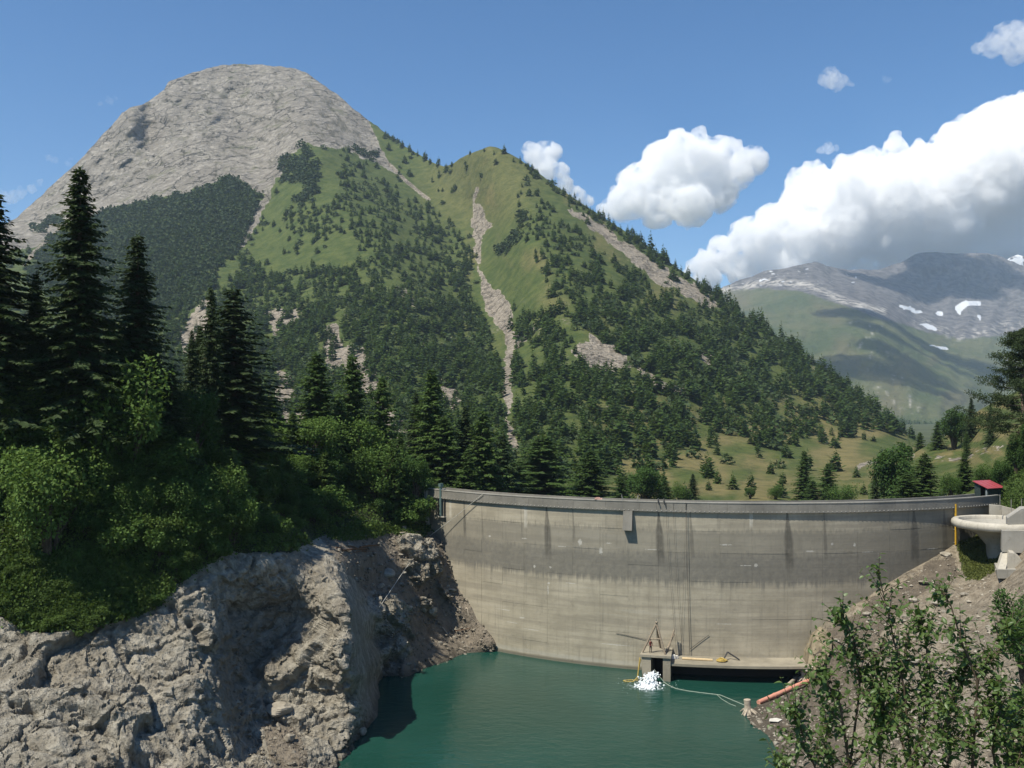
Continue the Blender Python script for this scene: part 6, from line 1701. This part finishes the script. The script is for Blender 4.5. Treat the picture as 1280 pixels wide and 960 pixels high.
def log(name, px0, py0, px1, py1, r0, r1, mat, label, cat, group=None, lift=.1, keys=('LB', 'RB'), bend=.0):
    a, b = hit(px0, py0, keys), hit(px1, py1, keys)
    if a is None or b is None: return
    a = a + Vector((0, 0, lift)); b = b + Vector((0, 0, lift))
    mid = a.lerp(b, .5) + Vector((0, 0, bend))
    base = a.copy(); mb = MB(); mb.tube([a - base, a.lerp(mid, .5) - base + Vector((0, 0, bend * .2)), mid - base, b - base], [r0, (r0 * 2 + r1) / 3, (r0 + r1) / 2, r1], 8)
    return tag(mb.build(name, mat, None, base, smooth=True), label, cat, group)
M_DRIFT = plain('bleached_driftwood', (0.40, 0.34, 0.26), 0.9, .1, .3, 5)
M_DRIFTB = plain('brown_driftwood', (0.15, 0.085, 0.05), 0.9, .1, .3, 5)
GD = 'driftwood on the gravel slope'
for x0, y0, x1, y1, rr, lab in ((428, 690, 462, 688, .13, 'longest brown driftwood trunk in the tangle on the upper gravel'), (436, 684, 458, 692, .08, 'brown branch crossing the driftwood tangle'), (450, 686, 474, 683, .14, 'brown driftwood trunk at the right end of the tangle'), (420, 686, 440, 694, .07, 'thin brown branch at the left end of the tangle'), (442, 692, 470, 691, .06, 'thin brown branch lowest in the tangle')):
    log('driftwood', x0, y0, x1, y1, rr, rr * .5, M_DRIFTB, lab, 'driftwood', GD, .2, bend=.1)
log('driftwood', 500, 669, 530, 666, .22, .12, M_DRIFT, 'thick bleached log at the foot of the dam end', 'driftwood', GD, .25)
log('driftwood', 582, 762, 586, 771, .12, .06, M_DRIFT, 'short pale curved stick near the dam face', 'driftwood', GD, .15, bend=.5)
log('driftwood', 553, 785, 566, 802, .08, .05, M_DRIFT, 'slim pale stick lying down the gravel slope', 'driftwood', GD, .12)
log('driftwood', 574, 811, 583, 815, .10, .06, M_DRIFT, 'pale stick at the left waterline', 'driftwood', GD, .1)
log('driftwood', 568, 790, 588, 786, .06, .04, M_DRIFTB, 'dark stick on the lower gravel slope', 'driftwood', GD, .1)
log('log', 984, 860, 997, 848, .26, .2, M_DRIFT, 'pale log just behind the pink pipe by the water', 'log', None, .25, ('RB',))
# pink pipe
a, b = hit(948, 881, ('RB',)), hit(1012, 853, ('RB',))
if a is None: a = wat(948, 881)
if b is None: b = at(1012, 853, 117)
a = a + Vector((0, 0, .28)); b = b + Vector((0, 0, .28))
pp = empty('pipe', a); tag(pp, 'long faded pink plastic pipe lying on the right shore', 'pipe')
M_PIPE = plain('faded_pink_plastic', (0.58, 0.27, 0.19), 0.55, .3, .15, 2)
MB().tube([(0, 0, 0), b - a], .27, 14).build('tube', M_PIPE, pp, smooth=True)
d_ = (b - a).normalized()
for k in (0.3, .62, 0.98): MB().tube([(b - a) * k - d_ * .14, (b - a) * k + d_ * .14], .31, 14).build('coupling', M_PIPE, pp)
# stump with spread roots
def stump(p, s, label, seed):
    r = random.Random(seed); t = empty('tree_stump', p); tag(t, label, 'stump')
    MB().tube([(0, 0, -.3 * s), (0.02, 0, .3 * s), (-.06 * s, 0, .8 * s), (-.1 * s, 0, 1.45 * s)], [.62 * s, .42 * s, .36 * s, .40 * s], 11).build('trunk', M_DRIFT, t, smooth=False)
    for k in range(8):
        a_ = k * .785 + r.uniform(-.3, .3); L = r.uniform(.8, 1.5) * s
        MB().tube([(math.cos(a_) * .2 * s, math.sin(a_) * .2 * s, .42 * s), (math.cos(a_) * L * .55, math.sin(a_) * L * .55, .12 * s), (math.cos(a_) * L, math.sin(a_) * L, -.45 * s + r.uniform(0, .25))], [.17 * s, .12 * s, .03 * s], 6).build('root', M_DRIFT, t)
stump(stump_p + Vector((0, 0, .25)), 1.0, 'bleached tree stump with spread roots at the right shore', 1)
q = hit(1005, 851, ('RB',)) or at(1005, 851, 118)
stump(q + Vector((0, 0, .2)), .8, 'weathered stump at the upper end of the pink pipe', 3)
# pale sheet
q = hit(969, 902, ('RB',))
if q is not None:
    mb = MB(); v = [(-.75, -.3, .12), (.2, -.45, .1), (.8, .1, .16), (.3, .5, .2), (-.5, .4, .16)]; mb.prism(v, None, (0, 0, .05))
    tag(mb.build('board', M_CABLE, None, q), 'pale broken board lying flat on the right shore', 'board')

# ================================================================== leafy shrub close to the viewer
SY = 8.6
def sp2(px, py, dy=0.0): return at(px, py, SY + dy)
root = at(1160, 1420, SY + .5); root.z = max(root.z, ground_z(root.x, root.y) + .05)
near = empty('leafy_shrub', root); tag(near, 'tall leafy green shrub close to the viewer at the lower right', 'shrub')
M_STEM = plain('shrub_stem', (0.10, 0.075, 0.05), .85, .2, .3, 12)
g = NG('near_leaf'); oi = g.t.nodes.new('ShaderNodeObjectInfo').outputs['Random']; tt = g.attr('tint')
k = g.math('ADD', g.math('MULTIPLY', oi, .6), g.math('MULTIPLY', tt, .4))
lc = g.mix(k, (0.085, 0.140, 0.036), (0.175, 0.25, 0.078))
d0 = g.bsdf(lc, .42, None, .45); tr = g.node('ShaderNodeBsdfTranslucent', None, Color=g.mix(.5, lc, (0.14, 0.22, 0.03)))
mx = g.t.nodes.new('ShaderNodeMixShader'); mx.inputs[0].default_value = .42
g.t.links.new(d0, mx.inputs[1]); g.t.links.new(tr.outputs[0], mx.inputs[2]); M_NLEAF = g.done(mx.outputs[0])
def leaf_shape(L, W, fold, curl):
    xs = [0, .18, .42, .68, .88, 1.0]; ws = [.04, .62, 1.0, .85, .45, .0]
    V = []; 
    for x, w in zip(xs, ws):
        z0 = -curl * x * x * L; y = w * W / 2
        V += [(x * L, 0, z0), (x * L, y, z0 + fold * y), (x * L, -y, z0 + fold * y)]
    F = []
    for i in range(5):
        a = 3 * i
        F += [[a, a + 3, a + 4, a + 1], [a, a + 2, a + 5, a + 3]]
    return np.array(V), np.array(F)
LS = [leaf_shape(.082, .046, .35, .25), leaf_shape(.07, .042, .2, .1), leaf_shape(.09, .046, .5, .35), leaf_shape(.06, .036, .3, .5)]
LM = [np_mesh('leaf', v, f, M_NLEAF, smooth=True) for v, f in LS]
MAIN = [[(1160, 1420, .5), (1150, 1150, .3), (1142, 980, .1), (1130, 860, 0), (1112, 775, -.05), (1097, 712, -.1)],
        [(1165, 1420, .5), (1205, 1150, .2), (1216, 950, 0), (1222, 850, -.1), (1203, 805, -.1), (1188, 755, -.1), (1172, 732, -.1)],
        [(1216, 950, 0), (1222, 850, -.1), (1240, 825, -.1), (1258, 798, 0), (1266, 782, 0)],
        [(1155, 1420, .5), (1085, 1120, .2), (1062, 960, 0), (1050, 880, -.1), (1030, 848, -.1), (1016, 836, -.1)],
        [(1062, 960, 0), (1075, 860, .1), (1068, 800, .1), (1050, 762, 0)],
        [(1085, 1120, .2), (1030, 990, -.2), (1004, 920, -.2), (989, 886, -.2)],
        [(1150, 1150, .3), (1100, 960, .2), (1095, 870, .2), (1100, 810, .2)],
        [(1142, 980, .1), (1160, 880, .15), (1158, 810, .2), (1150, 770, .2)],
        [(1205, 1150, .2), (1250, 1000, .1), (1268, 920, .1), (1290, 850, .1)],
        [(1205, 1150, .2), (1280, 1040, -.1), (1310, 960, -.1), (1330, 900, -.1)],
        [(1150, 1150, .3), (1180, 1000, -.2), (1188, 930, -.25), (1180, 880, -.25)],
        [(1250, 1000, .1), (1240, 930, -.2), (1250, 890, -.2), (1246, 860, -.2)],
        [(1085, 1120, .2), (1040, 1040, -.3), (1000, 985, -.3), (970, 955, -.3)],
        [(1142, 980, .1), (1120, 900, .3), (1125, 850, .3), (1135, 800, .3)], [(1142, 980, .1), (1175, 920, .3), (1195, 870, .3), (1210, 830, .3)],
        [(1062, 960, 0), (1090, 930, -.3), (1110, 900, -.3), (1100, 870, -.3)], [(1205, 1150, .2), (1230, 1010, -.3), (1270, 960, -.3), (1285, 910, -.3)],
        [(1085, 1120, .2), (1060, 1010, .3), (1030, 930, .3), (1040, 890, .3)], [(1150, 1150, .3), (1140, 1040, -.4), (1120, 970, -.4), (1150, 930, -.4)]]
nr = np.random.default_rng(55)
tips = []
for bi, br in enumerate(MAIN):
    pts = [sp2(*p) - root for p in br]
    n = len(pts); MB().tube(pts, list(np.linspace(.02 if bi in (0, 1, 3) else .013, .003, n)), 6).build('branch', M_STEM, near, smooth=True)
    # twigs leave the outer two thirds of the branch
    m = 54
    for k in range(m):
        t = nr.uniform(.25, 1.0) * (n - 1); i = min(int(t), n - 2); p = pts[i].lerp(pts[i + 1], t - i)
        tips.append((p, (pts[i + 1] - pts[i]).normalized(), .08 + .38 * nr.random() * (1.2 - .75 * t / (n - 1))))
    tips.append((pts[-2].lerp(pts[-1], .3), (pts[-1] - pts[-2]).normalized(), (pts[-1] - pts[-2]).length * .75))
leaves = []; tw = MB()
for p, d, L in tips:
    dirv = (d * .5 + Vector(nr.normal(0, .6, 3)) + Vector((0, 0, .25))).normalized()
    q0, q1 = p, p + dirv * L * 1.3
    tw.tube([q0, q0.lerp(q1, .5) + Vector((0, 0, .01)), q1], [.004, .003, .0015], 4, False)
    nl = int(3 + L / .045)
    for k in range(nl):
        s = (k + .5) / nl
        a = k * 2.4 + nr.uniform(-.4, .4)
        side = dirv.orthogonal().normalized(); side.rotate(Matrix.Rotation(a, 3, dirv))
        ld = (dirv * .55 + side + Vector((0, 0, -.1))).normalized()
        up = (Vector((0, 0, 1)) + Vector(nr.normal(0, .45, 3))).normalized()
        leaves.append((q0.lerp(q1, s), ld, up, nr.uniform(.6, 1.1) * (.75 + .35 * (1 - s)), int(nr.integers(0, 4))))
tag(tw.build('twigs', M_STEM, near), kind='stuff')
def leaf_mat4(p, ld, up, s):
    y = up.cross(ld).normalized(); z = ld.cross(y).normalized()
    return Matrix(((ld.x * s, y.x * s, z.x * s, p.x), (ld.y * s, y.y * s, z.y * s, p.y), (ld.z * s, y.z * s, z.z * s, p.z), (0, 0, 0, 1)))
leaves.sort(key=lambda l: l[0].y - l[3] * .3 + (10 if not (at(960, 0, 1).x < 9 and -40 < 0) else 0))
vis = [l for l in leaves if (lambda w: 960 < 640 + FOC * w.x / w.y < 1285 and HOR + FOC * (EYE - w.z) / w.y < 965)(l[0] + root)]
inv = [l for l in leaves if l not in vis]
for p, ld, up, s, k in vis[:300]:
    o = link('leaf', LM[k], near); o.matrix_local = leaf_mat4(p, ld, up, s)
Vs, Fs, Ts, n = [], [], [], 0
for p, ld, up, s, k in vis[300:] + inv:
    M = np.array(leaf_mat4(p, ld, up, s)); v, f = LS[k]
    Vs.append(v @ M[:3, :3].T + M[:3, 3]); Fs.append(f + n); Ts.append(np.full(len(v), nr.random())); n += len(v)
tag(link('leaves', np_mesh('leaves', np.concatenate(Vs), np.concatenate(Fs), M_NLEAF, attrs={'tint': np.concatenate(Ts)}, smooth=True), near), kind='stuff')
# darker bushes between the viewer and the tower
for px, py, Y, h, wd, k, lab in ((1278, 800, 52, 5.0, .9, 1, 'dark leafy bush below the intake structure at the right edge'), (1290, 900, 44, 4.0, 1.2, 0, 'leafy bush low at the right edge behind the near shrub')):
    x = (px - 640) / FOC * Y; zt = at(px, 735 if Y == 52 else 850, Y).z
    plant('broad', k, (x, Y, zt - h), h, lab, None, wd)
# ================================================================== clouds: closed bodies of scattering droplets
def cloud_mat(name, dens):
    g = NG(name)
    n = g.noise(g.coord('Object'), 0.011, 5, 0.62, 0.4)
    d = g.math('MULTIPLY', g.rng(n, 0.36, 0.56), dens)
    v = g.node('ShaderNodeVolumeScatter', None, Color=(1.0, 1.0, 1.0), Density=d, Anisotropy=CLOUD_G)
    return g.done(None, v.outputs[0])
CLOUD_G = 0.0
def uv_sphere(c, r, n=10, m=7, sq=1.0):
    V = [(0, 0, r * sq)]
    for i in range(1, m):
        t = math.pi * i / m
        for k in range(n):
            V.append((r * math.sin(t) * math.cos(2 * math.pi * k / n), r * math.sin(t) * math.sin(2 * math.pi * k / n), r * sq * math.cos(t)))
    V.append((0, 0, -r * sq)); F = []
    last = len(V) - 1
    for k in range(n):
        F.append([0, 1 + k, 1 + (k + 1) % n]); F.append([last, 1 + (m - 2) * n + (k + 1) % n, 1 + (m - 2) * n + k])
        for i in range(m - 2):
            a, b = 1 + i * n + k, 1 + i * n + (k + 1) % n
            F.append([a, a + n, b + n]); F.append([a, b + n, b])
    return np.array(V) + np.array(c), np.array(F)
def cloud(spheres, Y, vox, label, dens, disp, seed, name='cloud', depth=1.0, world=False):
    """spheres: (px, py, radius in px, depth offset in radii)"""
    k = Y / FOC
    base = at(spheres[0][0], spheres[0][1], Y) if not world else Vector(spheres[0][:3])
    mb = MB(); r_ = random.Random(seed)
    for s in spheres:
        if world: c = Vector(s[:3]) - base; r = s[3]
        else:
            dy = (s[3] if len(s) > 3 else r_.uniform(-.6, .6)) * s[2] * k * depth
            c = at(s[0], s[1], Y + dy) - base; r = s[2] * k
        v, f = uv_sphere(c, r, 14, 9); mb.add(v, f)
        for q in range(7):                                   # cauliflower heads
            th = r_.uniform(0, 2 * math.pi); z = r_.uniform(-.25, 1)
            d = Vector((math.cos(th) * math.sqrt(1 - z * z), math.sin(th) * math.sqrt(1 - z * z), z))
            v, f = uv_sphere(c + d * r * .8, r * r_.uniform(.28, .5), 10, 7); mb.add(v, f)
    o = mb.build(name, cloud_mat('cloud_droplets', dens), None, base, smooth=True)
    md = o.modifiers.new('join', 'REMESH'); md.mode = 'VOXEL'; md.voxel_size = vox; md.use_smooth_shade = True
    for i, (sc, am) in enumerate(disp):
        tx = bpy.data.textures.new('cloud_billow', 'CLOUDS'); tx.noise_scale = sc; tx.noise_depth = 4; tx.noise_basis = 'ORIGINAL_PERLIN'
        dm = o.modifiers.new('billow', 'DISPLACE'); dm.texture = tx; dm.strength = am; dm.mid_level = 0.5
    md = o.modifiers.new('clean', 'REMESH'); md.mode = 'VOXEL'; md.voxel_size = vox; md.use_smooth_shade = True
    tag(o, label, 'cloud')
    return o
C2 = [(855, 196, 30), (832, 206, 32), (886, 200, 28), (912, 192, 20), (940, 202, 18), (800, 236, 32), (782, 254, 24), (848, 236, 40), (894, 228, 32), (925, 218, 20), (766, 260, 14), (820, 262, 24), (866, 256, 28), (845, 178, 16), (872, 176, 14), (900, 250, 16), (752, 262, 10)]
cloud(C2, 7300, 12, 'bright rounded white cloud standing alone above the wooded ridge', 0.017, ((150, 110), (50, 70), (20, 34)), 3)
C1 = [(668, 194, 14), (690, 192, 13), (682, 212, 16), (702, 214, 10), (706, 232, 12), (722, 244, 10), (735, 252, 8), (660, 186, 8), (678, 184, 8)]
cloud(C1, 7600, 12, 'small white cloud peeping out from behind the green summit ridge', 0.02, ((100, 60), (40, 36)), 5)
C3 = [(1120, 250, 55), (1060, 250, 46), (1180, 240, 60), (1240, 215, 62), (1290, 200, 75), (1010, 262, 40), (975, 282, 30), (940, 302, 26), (905, 318, 22), (880, 330, 18), (1000, 228, 18), (1022, 218, 16),
      (1085, 205, 22), (1060, 212, 18), (1150, 205, 24), (1200, 178, 26), (1240, 155, 28), (1280, 150, 36), (1340, 190, 80), (1000, 300, 34), (1050, 290, 40), (1110, 285, 46), (1180, 275, 46), (1250, 262, 50), (1330, 260, 60),
      (960, 318, 24), (920, 335, 18), (1010, 318, 24), (1060, 312, 26), (1120, 305, 26), (1200, 296, 28), (1280, 290, 28), (1350, 290, 30), (1090, 262, 40), (930, 290, 14), (1120, 188, 16), (1175, 184, 16), (1010, 210, 10), (868, 338, 12), (960, 330, 18), (1000, 332, 20), (1050, 331, 22), (1100, 328, 22), (1150, 316, 20), (1200, 310, 22), (1260, 310, 24), (1320, 312, 28), (1380, 330, 30), (930, 338, 22), (985, 338, 26), (1030, 340, 26), (1080, 338, 26), (1130, 330, 26), (1170, 320, 24), (1228, 316, 26), (1290, 316, 28), (885, 345, 16)]
cloud(C3, 9600, 20, 'huge white cloud bank lying over the far mountain on the right', 0.016, ((300, 210), (100, 140), (38, 70)), 8)
for sp_, Y, lab, sd, dn in (
    ([(1040, 98, 13), (1052, 100, 9), (1030, 101, 7), (1062, 106, 5), (1046, 110, 6)], 8200, 'small ragged white puff of cloud alone in the blue upper right', 11, .006),
    ([(1258, 48, 20), (1240, 58, 14), (1280, 50, 24), (1222, 60, 8), (1270, 66, 16), (1300, 45, 20)], 8200, 'soft white cloud at the upper right corner of the sky', 12, .005),
    ([(14, 246, 9), (26, 242, 8), (40, 234, 7), (48, 228, 5), (4, 244, 7), (-12, 248, 9)], 9000, 'thin white wisp of cloud low beside the mountain at the left edge', 13, .0035),
    ([(60, 196, 5), (68, 200, 4), (84, 205, 4), (88, 200, 3)], 9000, 'tiny faint cloud wisp above the left mountain slope', 14, .002),
    ([(136, 126, 5), (144, 122, 4), (125, 130, 3)], 9000, 'tiny faint cloud wisp left of the bare summit', 15, .002),
    ([(1104, 97, 4), (1110, 99, 4)], 8600, 'very small faint cloud wisp right of the ragged puff', 16, .002),
    ([(1035, 185, 8), (1045, 184, 5), (1026, 188, 5)], 9400, 'small detached shred of cloud above the big cloud bank', 17, .005)):
    cloud(sp_, Y, 9, lab, dn, ((90, 90), (36, 55), (16, 24)), sd)
# clouds added overhead, out of this view, to shade the far mountain
def shade_cloud(px, py, Y, z, rad, label, sd, n=5):
    P = at(px, py, Y); t = (z - P.z) / SUN_DIR.z
    c = P + SUN_DIR * t
    r_ = random.Random(sd)
    S = [(c.x, c.y, c.z, rad * .6)] + [(c.x + r_.uniform(-1.7, 1.7) * rad, c.y + r_.uniform(-1.2, 1.2) * rad, c.z + r_.uniform(-.1, .2) * rad, rad * r_.uniform(.3, .6)) for _ in range(n * 3)]
    cloud(S, 1, 40, label, 0.012, ((300, 150), (120, 60)), sd, world=True)
shade_cloud(1075, 470, 3850, 3000, 260, 'unseen cloud added for its shade high over the valley, nearest the camera', 31, 4)
shade_cloud(1180, 440, 4700, 3100, 250, 'unseen cloud added for its shade high over the far valley, in the middle of three', 32, 4)
shade_cloud(1180, 360, 6600, 3300, 420, 'large unseen cloud added for its shade high over the far mountain', 33, 6)
HAZE = 0.000055
# ================================================================== haze
bm = MB().box((0, 3950, 567), (13400, 8500, 1166))
g = NG('valley_haze')
v = g.node('ShaderNodeVolumePrincipled', None, Color=(0.66, 0.82, 1.0), Density=HAZE, Anisotropy=0.1)
hz = bm.build('haze', g.done(None, v.outputs[0]))
tag(hz, kind='stuff')
